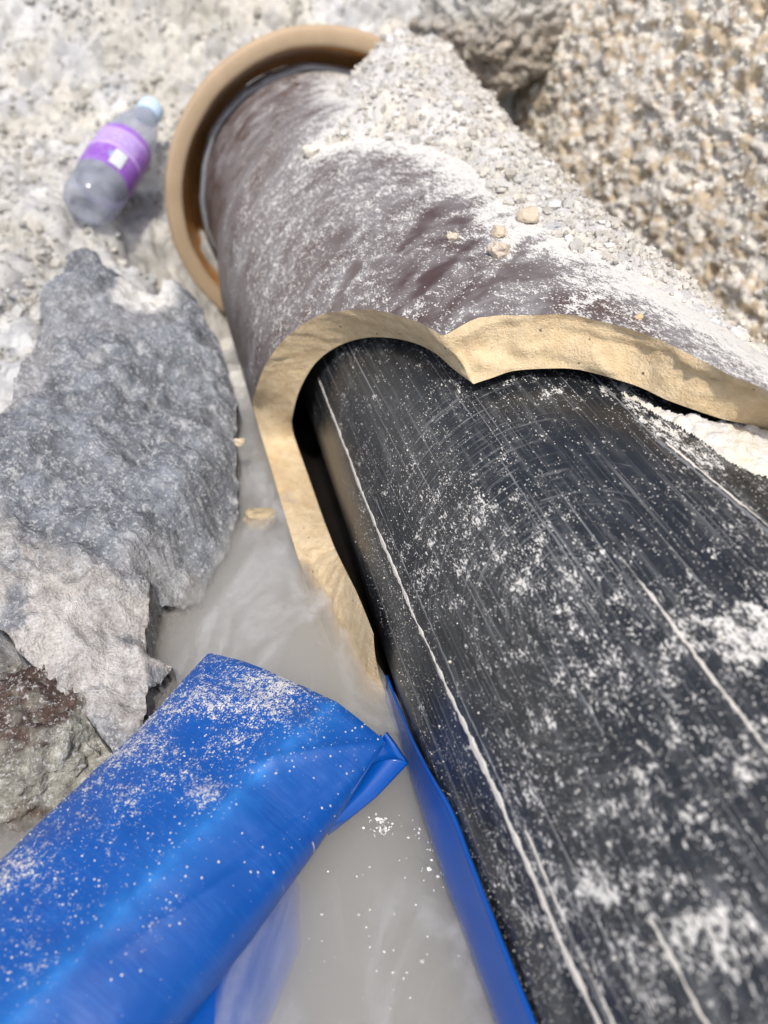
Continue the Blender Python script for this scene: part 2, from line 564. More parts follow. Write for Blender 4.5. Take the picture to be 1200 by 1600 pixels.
def side_pt(s, wz, h):
    e = 0.445 + LEAN * (wz) + 0.03 * np.sin(s * 4.0 + 0.7) + h * nrm_side[0]
    z = -0.26 + wz + h * nrm_side[2]
    return e[:, None] * E1 + s[:, None] * D + z[:, None] * E2


ww = w_ * 1.5
wg1, wi1 = grains(s_, ww, 0.0105, 103, 0.5, 0.3, 0.6)
wg2, wi2 = grains(s_, ww, 0.0065, 105, 0.8)
wg3, wi3 = grains(s_, w_, 0.005, 109, 0.8)
wbig = fbm(P3(s_ * 8, ww * 8), 3, 121)
wmid = fbm(P3(s_ * 55, ww * 45), 4, 131, 0.6)
pit = fbm(P3(s_ * 75, ww * 80), 3, 141)
hh = wbig * 0.008 + wmid * 0.006 + 0.8 * np.maximum(np.maximum(wg1 * 0.7, wg2), wg3) - 0.007 * sstep(0.05, 0.4, pit)
edge = sstep(0.44, 0.34, w_)
hh = hh * edge * 0.72
V = side_pt(s_, w_, hh)
crust = sstep(-0.22, 0.14, fbm(P3(s_ * 95, w_ * 150), 4, 151, 0.62) + 0.30 * (np.where(wg1 > wg2, wi1, wi2) - 0.5) + 0.25 * (np.maximum(wg1, wg2) > 0.003))
tan_c = np.array([0.55, 0.445, 0.31])
wht_c = np.array([0.76, 0.715, 0.64])
vv = (0.9 + 0.25 * fbm(P3(s_ * 15, w_ * 15), 3, 161))[:, None]
colr = (tan_c * (1 - crust[:, None]) + wht_c * crust[:, None]) * vv
side = mesh_np('terrain', V, grid_faces(len(sv), len(wv)), M_side, col=colr)
tag(side, 'rough sandy trench side with white crusty lumps', None, None, 'structure')
# level ground behind the trench side
me_e = side_pt(np.array([-2.5, 3.5]), np.array([0.455, 0.455]), np.zeros(2))
far_v = me_e + np.array([E1 * 3.5, E1 * 3.5])
V = np.array([me_e[0], me_e[1], far_v[1], far_v[0]])
tag(mesh_np('ground', V, [[0, 3, 2, 1]], M_ground, col=np.tile([[0.42, 0.38, 0.31]], (4, 1))), None, None, None, 'structure')

# ------------------------------------------------------------------ water in the trench: a body of milky water
# outline in (e1, along the pipes); the clay wall keeps it out of the far pipe
wq = [(-1.9, -1.1), (0.24, -1.1), (0.24, 0.19), (0.068, 0.195), (0.062, 0.235), (0.053, 0.275), (0.049, 0.33), (0.049, 0.56), (-1.9, 0.56)]
nw = len(wq)
tri = [t for t in delaunay_2d_cdt([Vector(q_) for q_ in wq], [(i, (i + 1) % nw) for i in range(nw)], [], 1, 1e-7)[2]]
V = [tuple(E1[:2] * a + D[:2] * b) + (z,) for z in (WATER, -0.40) for a, b in wq]
F = []
for t in tri:
    pa_, pb_, pc_ = (np.array(wq[i]) for i in t[:3])
    cw = (pb_ - pa_)[0] * (pc_ - pa_)[1] - (pb_ - pa_)[1] * (pc_ - pa_)[0]
    t = tuple(t[:3]) if cw > 0 else tuple(t[:3])[::-1]
    F.append(t)
    F.append(tuple(i + nw for i in t[::-1]))
for i in range(nw):
    j = (i + 1) % nw
    F += [(i, i + nw, j + nw), (i, j + nw, j)]
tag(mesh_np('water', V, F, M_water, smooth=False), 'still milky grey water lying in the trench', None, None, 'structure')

# ------------------------------------------------------------------ broken clay pipe
OUT_PX = [(1200, 612), (1130, 580), (1050, 540), (960, 507), (905, 494), (860, 490), (825, 489), (790, 492), (755, 497), (720, 507), (690, 525),
          (672, 513), (650, 502), (620, 492), (580, 484), (540, 485), (500, 492), (450, 525), (418, 565), (400, 610)]
IN_PX = [(1200, 675), (1130, 655), (1050, 628), (1000, 605), (960, 592), (900, 577), (850, 576), (800, 580), (770, 590), (740, 600),
         (710, 578), (680, 552), (650, 537), (610, 528), (570, 528), (530, 540), (495, 565), (470, 605), (459, 640)]
o_ts = [hit(x, y, R_OUT) for x, y in OUT_PX]
i_ts = [hit(x, y, R_IN) for x, y in IN_PX]
o_right = [(176, 0.095), (120, 0.10), (80, 0.105), (45, 0.13), (24, 0.16)] + o_ts[:11]
i_right = [(176, 0.10), (120, 0.11), (85, 0.12), (60, 0.15), (40, 0.185)] + i_ts[:10]
o_left1 = o_ts[10:] + [(-92, 0.442), (-99, 0.432)]
i_left1 = i_ts[9:] + [(-92, 0.414)]
o_left2 = [(-99, 0.432), (-100.5, 0.41), (-100.5, 0.375), (-100, 0.345), (-99.5, 0.325), (-100, 0.315)]
i_left2 = [(-92, 0.414), (-100, 0.417), (-103.5, 0.400), (-104, 0.370), (-102, 0.345), (-98.5, 0.320), (-96.5, 0.300)]
# below here the break slopes down into the water, so its outer lip lies under the surface
o_left3 = [(-100, 0.315), (-101, 0.305), (-103, 0.295), (-107, 0.281), (-111, 0.270), (-113, 0.260), (-121, 0.250), (-134, 0.238), (-148, 0.226)]
i_left3 = [(-96.5, 0.300), (-93.5, 0.285), (-90, 0.264), (-88, 0.250), (-87, 0.236), (-86.5, 0.220)]
o_end = [o_left3[-1], (-155, 0.215), (-165, 0.205), (-176, 0.19)]
i_end = [i_left3[-1], (-102, 0.213), (-132, 0.204), (-176, 0.19)]


def resample(pts, n, R):
    p = np.array(pts, float)
    q = np.stack([np.radians(p[:, 0]) * R, p[:, 1]], 1)
    t = np.concatenate([[0], np.cumsum(np.linalg.norm(np.diff(q, axis=0), axis=1))])
    tt = np.linspace(0, t[-1], n)
    # gentle smoothing between knots (Catmull-Rom), exact at the ends
    res = []
    for x in tt:
        i = min(max(np.searchsorted(t, x) - 1, 0), len(t) - 2)
        f = (x - t[i]) / max(t[i + 1] - t[i], 1e-9)
        p0, p1, p2, p3 = q[max(i - 1, 0)], q[i], q[i + 1], q[min(i + 2, len(q) - 1)]
        m1, m2 = (p2 - p0) * 0.5, (p3 - p1) * 0.5
        L = np.linalg.norm(p2 - p1)
        for m in (m1, m2):
            k = np.linalg.norm(m)
            if k > L:
                m *= L / k
        res.append((2 * f**3 - 3 * f**2 + 1) * p1 + (f**3 - 2 * f**2 + f) * m1 + (-2 * f**3 + 3 * f**2) * p2 + (f**3 - f**2) * m2)
    r = np.array(res)
    return np.stack([np.degrees(r[:, 0] / R), r[:, 1]], 1)


NS = [150, 110, 50, 80, 60]
o_c, i_c, segid = [], [], []
for k, (a, b) in enumerate(zip([o_right, o_left1, o_left2, o_left3, o_end], [i_right, i_left1, i_left2, i_left3, i_end])):
    ra, rb2 = resample(a, NS[k], R_OUT), resample(b, NS[k], R_IN)
    if k:
        ra, rb2 = ra[1:], rb2[1:]
    o_c.append(ra)
    i_c.append(rb2)
    segid += [k] * len(ra)
o_c, i_c, segid = np.concatenate(o_c), np.concatenate(i_c), np.array(segid)
arcl = np.concatenate([[0], np.cumsum(np.hypot(np.diff(np.radians(o_c[:, 0])) * R_OUT, np.diff(o_c[:, 1])))])
# chips along the outer lip
chipn = fbm(P3(arcl * 130, arcl * 0), 3, 5)
amp = np.where(segid == 3, 0.0022, np.where(segid == 0, 0.0026, 0.0006))
o_c[:, 1] += chipn * amp
o_c[:, 0] += np.degrees(fbm(P3(arcl * 130, arcl * 0 + 9), 3, 8) * amp * 0.8 / R_OUT)
NC = len(o_c)
clay = thing('broken_clay_pipe', 'brown glazed clay pipe, dusty, broken open to show its tan body', 'clay pipe')


def r_clay(s):
    """outer radius of the clay pipe: the spigot end inside the socket is slimmer"""
    return R_OUT - 0.011 * sstep(0.60, 0.73, np.asarray(s, float))


def shell(R, curve, name, mat, s_end, step, attrs_fn=None):
    b = np.stack([np.radians(curve[:, 0]) * R, curve[:, 1]], 1)
    far = [(math.radians(t) * R, s_end) for t in np.linspace(curve[-1, 0], curve[0, 0], 90)]
    poly = np.concatenate([b, np.array(far)])
    us = np.arange(math.radians(-175) * R, math.radians(175) * R, step)
    ss = np.arange(0.09, s_end - step * 0.5, step)
    U, S = np.meshgrid(us, ss, indexing='ij')
    pts = np.stack([U.ravel(), S.ravel()], 1)
    pts += RNG.uniform(-0.1, 0.1, pts.shape) * step
    # keep points away from the curve
    keep = np.ones(len(pts), bool)
    for q in b[::2]:
        keep &= ((pts - q) ** 2).sum(1) > (step * 0.55) ** 2
    pts = pts[keep]
    # inside test
    x, y = pts[:, 0], pts[:, 1]
    ins = np.zeros(len(pts), bool)
    j = len(poly) - 1
    for i in range(len(poly)):
        xi, yi, xj, yj = poly[i, 0], poly[i, 1], poly[j, 0], poly[j, 1]
        if yi != yj:
            c = ((yi > y) != (yj > y)) & (x < (xj - xi) * (y - yi) / (yj - yi) + xi)
            ins ^= c
        j = i
    pts = pts[ins]
    allp = [Vector((float(a), float(c))) for a, c in np.concatenate([poly, pts])]
    n = len(poly)
    ed = [(i, (i + 1) % n) for i in range(n)]
    vo, eo, fo, *_ = delaunay_2d_cdt(allp, ed, [], 1, 1e-7)
    vo = np.array([(v.x, v.y) for v in vo])
    fo = np.array([f[:3] for f in fo])
    th = np.degrees(vo[:, 0] / R)
    V = cyl(th, vo[:, 1], r_clay(vo[:, 1]) if R == R_OUT else np.full(len(th), R))
    at = attrs_fn(th, vo[:, 1]) if attrs_fn else None
    return mesh_np(name, V, fo, mat, clay, True, attrs=at, uv=vo)


TB_S = [0.10, 0.23, 0.265, 0.29, 0.32, 0.36, 0.41, 0.45, 0.49, 0.536, 0.559, 0.60, 0.634, 0.709, 0.80, 0.853, 1.1]
TB_T = [34, 20, 15, 10, 3, 1, 1, 4, 2, -12, -27, -10, 0, -4, 14, 22, 26]


def clay_dust(th, s):
    p = P3(np.radians(th) * R_OUT, s)
    tb = np.interp(s, TB_S, TB_T)
    d = 0.43 + 0.05 * sstep(-70, -10, th) + 0.50 * sstep(-16, 8, th - tb)
    d = d - 0.10 * np.exp(-(((th + 22) / 14) ** 2 + ((s - 0.345) / 0.05) ** 2))
    d = d - 0.12 * sstep(0.5, 0.75, s) * sstep(0, -30, th)
    d = d - 0.14 * sstep(-55, -85, th)
    # streaks left by rubbing, slanting round the pipe
    a = p[:, 0] * 0.85 + p[:, 1] * 0.5
    b = -p[:, 0] * 0.5 + p[:, 1] * 0.85
    d = d + 0.13 * fbm(P3(a * 22, b * 70), 3, 71)
    bare = sstep(0.16, 0.30, fbm(P3(a * 34, b * 95), 2, 77)) * np.exp(-(((th + 22) / 26) ** 2 + ((s - 0.35) / 0.075) ** 2))
    d = d * (1 - bare)
    # a swept band near the crown
    d = d + 0.10 * fbm(P3(p[:, 0] * 120, p[:, 1] * 120), 3, 73)
    return {'dust': np.clip(d, 0, 0.95)}


shell(R_OUT, o_c, 'outer_glaze', M_glaze, 0.855, 0.0030, clay_dust)
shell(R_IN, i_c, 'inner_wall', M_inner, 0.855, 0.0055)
# fracture face, bridging the lips
KR = 16
tt = np.linspace(0, 1, KR)
th = o_c[:, None, 0] * (1 - tt) + i_c[:, None, 0] * tt
ss = o_c[:, None, 1] * (1 - tt) + i_c[:, None, 1] * tt
rr = np.full((NC, 1), R_OUT) * (1 - tt) + np.full((NC, 1), R_IN) * tt
Vf = cyl(th.ravel(), ss.ravel(), rr.ravel()).reshape(NC, KR, 3)
tu = np.gradient(Vf, axis=0)
tv = np.gradient(Vf, axis=1)
nf = np.cross(tu, tv)
nf /= np.linalg.norm(nf, axis=2, keepdims=True) + 1e-12
camdir = -Vf / np.linalg.norm(Vf, axis=2, keepdims=True)
if (nf * camdir).sum() < 0:
    nf = -nf
au = np.repeat(arcl[:, None], KR, 1).ravel()
av2 = np.tile(tt * 0.021, (NC, 1)).ravel()
sidx = np.repeat(segid[:, None], KR, 1).ravel()
arc_c = arcl[segid == 0][-1]                      # arc length at the cusp
near_c = np.exp(-((au - arc_c + 0.022) / 0.030) ** 2)
disp = np.where(sidx == 0, 0.0013, 0.0006) * fbm(P3(au * 110, av2 * 170), 4, 201, 0.65) + 0.00035 * fbm(P3(au * 520, av2 * 520), 3, 202, 0.7)
stepn = 2.0 * fbm(P3(au * 75, av2 * 60), 3, 205)
disp += (sidx == 0) * 0.0016 * (np.floor(stepn * 2) + sstep(0.75, 1.0, stepn * 2 - np.floor(stepn * 2))) / 2
shellmarks = np.abs(np.sin((au - arc_c) * 330 + 3.0 * fbm(P3(au * 60, av2 * 60), 2, 203)))
disp += near_c * (0.0060 * (fbm(P3(au * 70, av2 * 85), 3, 207)) + 0.0016 * shellmarks * np.sin(av2 / 0.021 * 3.14))
disp += np.where(sidx == 0, 1.0, 0.25) * 0.0010 * (vnoise(P3(au * 45 + 0.5 * av2 * 100, av2 * 130), 209))
# a thin lip step a few mm below the outer edge on the right hand break
disp += np.where(sidx == 0, 1, 0) * -0.0022 * (sstep(0.0035, 0.0055, av2 + 0.002 * vnoise(P3(au * 80, au * 0), 211)) - sstep(0.0055, 0.0200, av2))
edgef = np.minimum(1, np.minimum(np.tile(tt, NC), 1 - np.tile(tt, NC)) * 8)
Vf = Vf.reshape(-1, 3) + nf.reshape(-1, 3) * (disp * edgef)[:, None]
# the submerged foot of the break drops away steeply
lowf = (sidx >= 3)
wavy = 0.0022 * fbm(P3(au * 120, av2 * 120), 3, 221)
zf = Vf[:, 2] + lowf * wavy * 1.4 * edgef
Vf[:, 2] = np.where(lowf & (zf < WATER), zf - 0.040 * np.minimum(1, edgef * 3), zf)
mesh_np('fracture_face', Vf, grid_faces(NC, KR), M_tan, clay, True)


# ------------------------------------------------------------------ socket of the next clay pipe, round the far end
def lathe(name, prof, mat, parent, C=AC, n=160, th0=-180, th1=180, wob=0.0, seed=1):
    """prof: list of (radius, s) along the pipe direction"""
    prof = np.array(prof, float)
    full = th1 - th0 >= 360
    ths = np.linspace(th0, th1, n, endpoint=not full)
    T, J = np.meshgrid(ths, np.arange(len(prof)), indexing='ij')
    R = prof[J, 0]
    S = prof[J, 1]
    if wob:
        nn = fbm(P3(np.cos(np.radians(T)).ravel() * 5, np.sin(np.radians(T)).ravel() * 5, S.ravel() * 40), 3, seed).reshape(R.shape)
        R = R + wob * nn
        S = S + wob * 0.8 * np.roll(nn, 7, 0)
    V = cyl(T.ravel(), S.ravel(), R.ravel(), C)
    uv = np.stack([np.radians(T.ravel()) * prof[:, 0].mean(), S.ravel()], 1)
    return mesh_np(name, V, grid_faces(n, len(prof), full), mat, parent, True, uv=uv)


sock = thing('clay_pipe_socket', 'tan clay socket ring standing round the far end of the brown pipe', 'pipe socket')
lathe('rim', [(0.1415, 0.8045), (0.1419, 0.8018), (0.1432, 0.8003), (0.146, 0.7997), (0.150, 0.7994), (0.155, 0.7998), (0.1572, 0.8008), (0.1583, 0.803), (0.1586, 0.807)], M_ring, sock, wob=0.0007)
lathe('barrel', [(0.1586, 0.807), (0.1570, 0.8082), (0.1510, 0.811), (0.1460, 0.818), (0.1410, 0.830), (0.1365, 0.842), (0.130, 0.855), (0.120, 0.862)], M_ring, sock, wob=0.0007)
lathe('lining', [(0.1415, 0.8045), (0.1395, 0.812), (0.1365, 0.823), (0.1335, 0.834), (0.127, 0.848), (0.119, 0.856)], M_lining, sock, wob=0.0005)
lathe('seal', [(0.1185, 0.822), (0.1195, 0.817), (0.1215, 0.816), (0.1235, 0.820), (0.1240, 0.828), (0.1230, 0.838), (0.119, 0.845)], M_seal, sock, wob=0.0030, seed=4)

# ------------------------------------------------------------------ black plastic pipe
def r_blk(th, s):
    """the flank of the pipe is pressed in a little where it enters the clay pipe"""
    return R_BLK - np.interp(s, [0.20, 0.25, 0.32, 0.42], [0, 0.0020, 0.0058, 0.0095]) * sstep(-48, -84, th) * sstep(-165, -130, th)


blk = thing('black_plastic_pipe', 'scratched black plastic pipe dusted white, running out of the broken clay pipe', 'plastic pipe')
ths = np.concatenate([np.linspace(-180, -100, 40, endpoint=False), np.linspace(-100, 60, 300, endpoint=False), np.linspace(60, 180, 60)])
s_b = np.concatenate([np.linspace(-0.5, -0.02, 30, endpoint=False), np.linspace(-0.02, 0.46, 330, endpoint=False), np.linspace(0.46, 0.85, 40)])
T, S = np.meshgrid(ths, s_b, indexing='ij')
T, S = T.ravel(), S.ravel()
pb = P3(np.radians(T) * R_BLK, S)
dust = 0.285 + 0.05 * sstep(0.17, 0.08, S) + 0.05 * sstep(-60, -20, T) - 0.05 * sstep(-72, -85, T)
dust = dust + 0.20 * fbm(pb * 24, 4, 301) + 0.13 * fbm(pb * 110, 3, 303)


def blob(x, y, ru, rs, a):
    t0, s0 = hit(x, y, R_BLK, AB)
    u0 = math.radians(t0) * R_BLK
    wob = 1 + 0.8 * fbm(pb * 90 + 3, 3, 307)
    return 0.72 * a * (0.75 + 0.9 * fbm(pb * 170 + 7, 3, 309)) * np.exp(-(((pb[:, 0] - u0) / ru) ** 2 + ((S - s0) / rs) ** 2) * wob)


for b in [(1100, 975, 0.012, 0.012, 0.50), (1175, 985, 0.009, 0.008, 0.6), (1140, 1165, 0.010, 0.006, 0.45), (1040, 1140, 0.010, 0.006, 0.35), (1185, 700, 0.018, 0.04, 0.9),
          (1080, 690, 0.010, 0.022, 0.55), (960, 600, 0.012, 0.009, 0.55), (865, 607, 0.007, 0.005, 0.6), (820, 590, 0.012, 0.007, 0.35), (1000, 640, 0.006, 0.018, 0.45),
          (780, 840, 0.018, 0.03, 0.26), (680, 820, 0.012, 0.03, 0.14), (900, 960, 0.020, 0.018, 0.22), (950, 1080, 0.022, 0.014, 0.22), (830, 1330, 0.016, 0.025, 0.18),
          (1000, 1300, 0.03, 0.02, 0.14), (900, 1480, 0.02, 0.02, 0.16), (1150, 1480, 0.016, 0.012, 0.2), (910, 870, 0.006, 0.006, 0.35), (1180, 1050, 0.010, 0.02, 0.2),
          (1000, 720, 0.016, 0.02, -0.16), (940, 660, 0.014, 0.018, -0.14), (830, 700, 0.012, 0.022, -0.12), (640, 640, 0.02, 0.03, -0.03), (860, 1000, 0.008, 0.01, -0.12),
          (1100, 860, 0.012, 0.012, -0.1), (1010, 1230, 0.012, 0.012, -0.12), (960, 1150, 0.01, 0.008, -0.12)]:
    dust = dust + blob(*b)
edge_s, edge_t = zip(*sorted((hit(x, y, R_BLK, AB)[1], hit(x, y, R_BLK, AB)[0]) for x, y in [(484, 585), (500, 650), (517, 713), (535, 790), (552, 860), (568, 918)]))
clean = 0.0 * sstep(1.5, -1.0, T - np.interp(S, edge_s, edge_t)) * sstep(edge_s[0] - 0.01, edge_s[0] + 0.01, S)
dust = dust * (1 - clean) - 0.25 * clean
rub = np.clip(1.4 * (blob(760, 830, 0.034, 0.05, 1.0) + blob(720, 640, 0.03, 0.03, 0.5) + blob(900, 1120, 0.03, 0.03, 0.6)), 0, 1)
dust = np.where(S > 0.48, 0.1, dust)
mesh_np('pipe_wall', cyl(T, S, r_blk(T, S), AB), grid_faces(len(ths), len(s_b)), M_black, blk, True,
        attrs={'dust': np.clip(0.02 + dust * 0.92, 0, 0.66), 'rub': rub}, uv=np.stack([np.radians(T) * R_BLK, S], 1))


def score(th_fn, s0, s1, wid, hgt_, mat, seed, n=260, gaps=0.0):
    """a scratch cut along the pipe: a low irregular burr standing on the wall"""
    s = np.linspace(s0, s1, n)
    tc = th_fn(s)
    nn = fbm(P3(s * 220, s * 0), 3, seed)
    n2 = fbm(P3(s * 60, s * 0 + 5), 3, seed + 1)
    wv_ = wid * np.clip(0.65 + 0.55 * nn + 0.35 * n2, 0.05, 2)
    if gaps:
        wv_ = wv_ * sstep(-gaps, 0.15, n2 + 0.2)
    prof = np.array([-1, -0.55, -0.1, 0.3, 0.7, 1.0])
    hp = np.array([-0.25, 0.75, 0.35, 1.0, 0.6, -0.25])
    jit = fbm(P3(s * 500, s * 0 + 2), 2, seed + 3)
    TT = tc[:, None] + np.degrees((prof[None, :] * wv_[:, None] + 0.0003 * jit[:, None]) / R_BLK)
    RR = r_blk(TT, np.repeat(s[:, None], 6, 1)) + hgt_ * hp[None, :] * np.clip(0.7 + 0.6 * nn[:, None], 0.2, 1.5)
    SS = np.repeat(s[:, None], 6, 1)
    return mesh_np('scratch', cyl(TT.ravel(), SS.ravel(), RR.ravel(), AB), grid_faces(n, 6), mat, blk, True)


wl = lambda base, a, f, sd: (lambda s: base + a * vnoise(P3(s * f, s * 0), sd))
mainline = lambda s: np.interp(s, [0.0, 0.05, 0.09, 0.16, 0.20, 0.242, 0.30, 0.40], [-67.6, -67.6, -67.3, -68.6, -69.2, -70.0, -70.8, -70.0]) + 0.35 * vnoise(P3(s * 60, s * 0), 5)
score(mainline, -0.03, 0.40, 0.0019, 0.00045, M_scr, 11, 500)
score(wl(-65.6, 0.5, 40, 6), 0.02, 0.27, 0.0005, 0.00030, M_scr_dark, 13, 300, 0.2)
score(wl(-64.6, 0.4, 40, 7), 0.03, 0.10, 0.0006, 0.0004, M_scr, 14, 160, 0.1)
score(wl(-30.9, 0.3, 30, 8), 0.10, 0.30, 0.00045, 0.0003, M_scr_dark, 17, 260, 0.25)
score(lambda s: np.interp(s, [0.05, 0.15, 0.2, 0.26], [6.0, 3.4, -0.05, -0.35]), 0.06, 0.262, 0.0009, 0.0006, M_scr_dark, 19, 300)
score(lambda s: 1.2 + np.interp(s, [0.05, 0.15, 0.2, 0.26], [6.0, 3.4, -0.05, -0.35]), 0.08, 0.20, 0.0007, 0.0004, M_scr, 20, 200, 0.1)
score(wl(-23.2, 0.4, 30, 9), 0.06, 0.165, 0.0006, 0.0004, M_scr, 23, 200, 0.2)
score(wl(-25.4, 0.5, 30, 10), 0.12, 0.21, 0.00035, 0.0002, M_scr_dark, 25, 160, 0.2)
score(wl(-42.5, 0.5, 20, 12), 0.07, 0.14, 0.0004, 0.0003, M_scr_dark, 29, 160, 0.2)
score(wl(-50.5, 0.5, 20, 14), 0.02, 0.06, 0.0007, 0.0004, M_scr, 31, 120, 0.15)

# ------------------------------------------------------------------ loose grains lying on things (stuff)
_t = (1 + 5 ** 0.5) / 2
ICO_V = np.array([(-1, _t, 0), (1, _t, 0), (-1, -_t, 0), (1, -_t, 0), (0, -1, _t), (0, 1, _t), (0, -1, -_t), (0, 1, -_t), (_t, 0, -1), (_t, 0, 1), (-_t, 0, -1), (-_t, 0, 1)]) / math.sqrt(1 + _t * _t)
ICO_F = np.array([(0, 11, 5), (0, 5, 1), (0, 1, 7), (0, 7, 10), (0, 10, 11), (1, 5, 9), (5, 11, 4), (11, 10, 2), (10, 7, 6), (7, 1, 8), (3, 9, 4), (3, 4, 2), (3, 2, 6), (3, 6, 8), (3, 8, 9), (4, 9, 5), (2, 4, 11), (6, 2, 10), (8, 6, 7), (9, 8, 1)])


def grain_cloud(name, pts, rad_, label, seed, tint=(0.64, 0.60, 0.53)):
    rng = np.random.default_rng(seed)
    n = len(pts)
    jit = 1 + 0.35 * rng.uniform(-1, 1, (n, 12))
    sc3 = rng.uniform(0.7, 1.25, (n, 1, 3))
    V = pts[:, None, :] + ICO_V[None] * jit[:, :, None] * sc3 * rad_[:, None, None]
    F = ICO_F[None] + (np.arange(n) * 12)[:, None, None]
    tn = rng.uniform(0.75, 1.2, (n, 1)) * (np.array(tint) + rng.uniform(-0.05, 0.05, (n, 1)) * np.array([0.6, 0.9, 1.3]))
    col = np.repeat(np.clip(tn, 0.05, 0.8)[:, None, :], 12, 1)
    o = mesh_np(name, V.reshape(-1, 3), F.reshape(-1, 3), M_peb, smooth=False, col=col.reshape(-1, 3))
    return tag(o, label, None, None, 'stuff')


rng = np.random.default_rng(5)
N = 110000
tq = rng.uniform(-88, 40, N)
sq = rng.uniform(0.0, 0.29, N)
it = np.clip(np.searchsorted(ths, tq), 0, len(ths) - 1)
is_ = np.clip(np.searchsorted(s_b, sq), 0, len(s_b) - 1)
dq = dust.reshape(len(ths), len(s_b))[it, is_]
ok = rng.uniform(0, 1, N) < np.clip((dq - 0.10) * 0.62, 0.01, 0.5)
# not inside the clay wall
lim = np.interp(tq, np.sort(i_c[:segid.searchsorted(2), 0]), i_c[:segid.searchsorted(2), 1][np.argsort(i_c[:segid.searchsorted(2), 0])])
ok &= sq < lim - 0.004
tq, sq = tq[ok], sq[ok]
rr_ = 0.000095 * np.exp(rng.normal(0, 0.5, len(tq)))
rr_ = np.clip(rr_, 0.00006, 0.0009)
grain_cloud('grit', cyl(tq, sq, r_blk(tq, sq) + rr_ * 0.35, AB), rr_, 'pale grit sprinkled over the black plastic pipe', 3)

# ------------------------------------------------------------------ gravel heaped on the crown of the clay pipe
th_h = np.arange(-34, 84, 0.45)
s_h = np.arange(0.19, 1.06, 0.0014)
T, S = np.meshgrid(th_h, s_h, indexing='ij')
T, S = T.ravel(), S.ravel()
u_h = np.radians(T) * R_OUT
tb = np.interp(S, TB_S, TB_T) + 5 * fbm(P3(S * 30, u_h * 30), 3, 401)
thick = np.interp(S, [0.19, 0.26, 0.33, 0.40, 0.50, 0.60, 0.70, 0.8, 1.0], [0.0015, 0.003, 0.006, 0.009, 0.014, 0.026, 0.048, 0.066, 0.086])
ramp_ = sstep(0, 30, T - tb)
ga, ia = grains(u_h, S, 0.013, 411, 0.25)
gb, ib = grains(u_h, S, 0.008, 413, 0.7)
gc, ic = grains(u_h, S, 0.0042, 415, 0.8)
gmax = np.maximum(np.maximum(ga * sstep(0.1, 0.6, ramp_), gb * sstep(0.02, 0.3, ramp_)), gc)
scale_g = np.interp(S, [0.19, 0.35, 0.5, 0.7], [0.35, 0.75, 1.0, 1.2])
hh = thick * ramp_ + gmax * scale_g * (0.25 + 0.75 * sstep(0, 0.4, ramp_)) + 0.004 * ramp_ * fbm(P3(u_h * 60, S * 60), 4, 417, 0.6) - 0.0014
hh = np.where(T < tb - 2, -1, hh)
okv = hh > 0.0
V = cyl(T, S, r_clay(S) + np.maximum(hh, -0.001), AC)
F = grid_faces(len(th_h), len(s_h))
F = F[okv[F].any(1)]
used = np.unique(F)
remap = np.full(len(V), -1)
remap[used] = np.arange(len(used))
idd = np.where(ga > gb, ia, np.where(gb > gc, ib, ic))
tone = np.clip(0.54 + 0.16 * (idd - 0.5) + 0.10 * fbm(P3(u_h * 40, S * 40), 3, 421), 0.3, 0.75)
wm = np.clip(0.35 + 0.9 * fbm(P3(u_h * 45, S * 45), 3, 423) + 0.6 * (idd - 0.6), 0, 1)
colr = np.stack([tone * 1.02, tone * (0.99 - 0.05 * wm), tone * (0.97 - 0.20 * wm)], 1)
hp = mesh_np('gravel', V[used], remap[F], M_ground, col=colr[used])
tag(hp, 'white and cream gravel heaped along the crown of the clay pipe', None, None, 'stuff')

# powder and crumbs lying against the broken edge on the black pipe, right
th_h = np.arange(2, 48, 0.22)
s_h = np.arange(0.05, 0.24, 0.0009)
T, S = np.meshgrid(th_h, s_h, indexing='ij')
T, S = T.ravel(), S.ravel()
lim2 = np.interp(T, i_c[:150, 0][::-1], i_c[:150, 1][::-1])
dd = lim2 - S
u_h = np.radians(T) * R_BLK
wid = np.interp(T, [2, 6, 12, 20, 48], [0.001, 0.009, 0.032, 0.06, 0.11]) * (1 + 0.7 * fbm(P3(u_h * 60, S * 60), 3, 431))
ga, ia = grains(u_h, S, 0.0065, 433, 0.55)
gb, ib = grains(u_h, S, 0.003, 435, 0.75)
rp = sstep(0, 1, 1 - dd / wid)
hh = np.interp(T, [2, 10, 20, 40], [0.0008, 0.003, 0.006, 0.012]) * rp + np.maximum(ga, gb) * 0.8 * sstep(0.0, 0.5, rp) - 0.0007
hh = np.where((dd < -0.004), -1, hh)
okv = hh > 0
V = cyl(T, S, R_BLK + np.clip(hh, -0.001, 0.02), AB)
F = grid_faces(len(th_h), len(s_h))
F = F[okv[F].all(1)]
used = np.unique(F)
remap = np.full(len(V), -1)
remap[used] = np.arange(len(used))
wm = np.clip(0.3 + 0.9 * fbm(P3(u_h * 120, S * 120), 3, 437) + 0.7 * (np.where(ga > gb, ia, ib) - 0.6), 0, 1)
tone = np.clip(0.62 + 0.12 * (ia - 0.5), 0.4, 0.75)
colr = np.stack([tone * 1.03, tone * (0.99 - 0.06 * wm), tone * (0.95 - 0.28 * wm)], 1)
hp = mesh_np('gravel', V[used], remap[F], M_peb, col=colr[used])
tag(hp, 'white powder and crumbs banked against the tan broken edge on the black pipe', None, None, 'stuff')


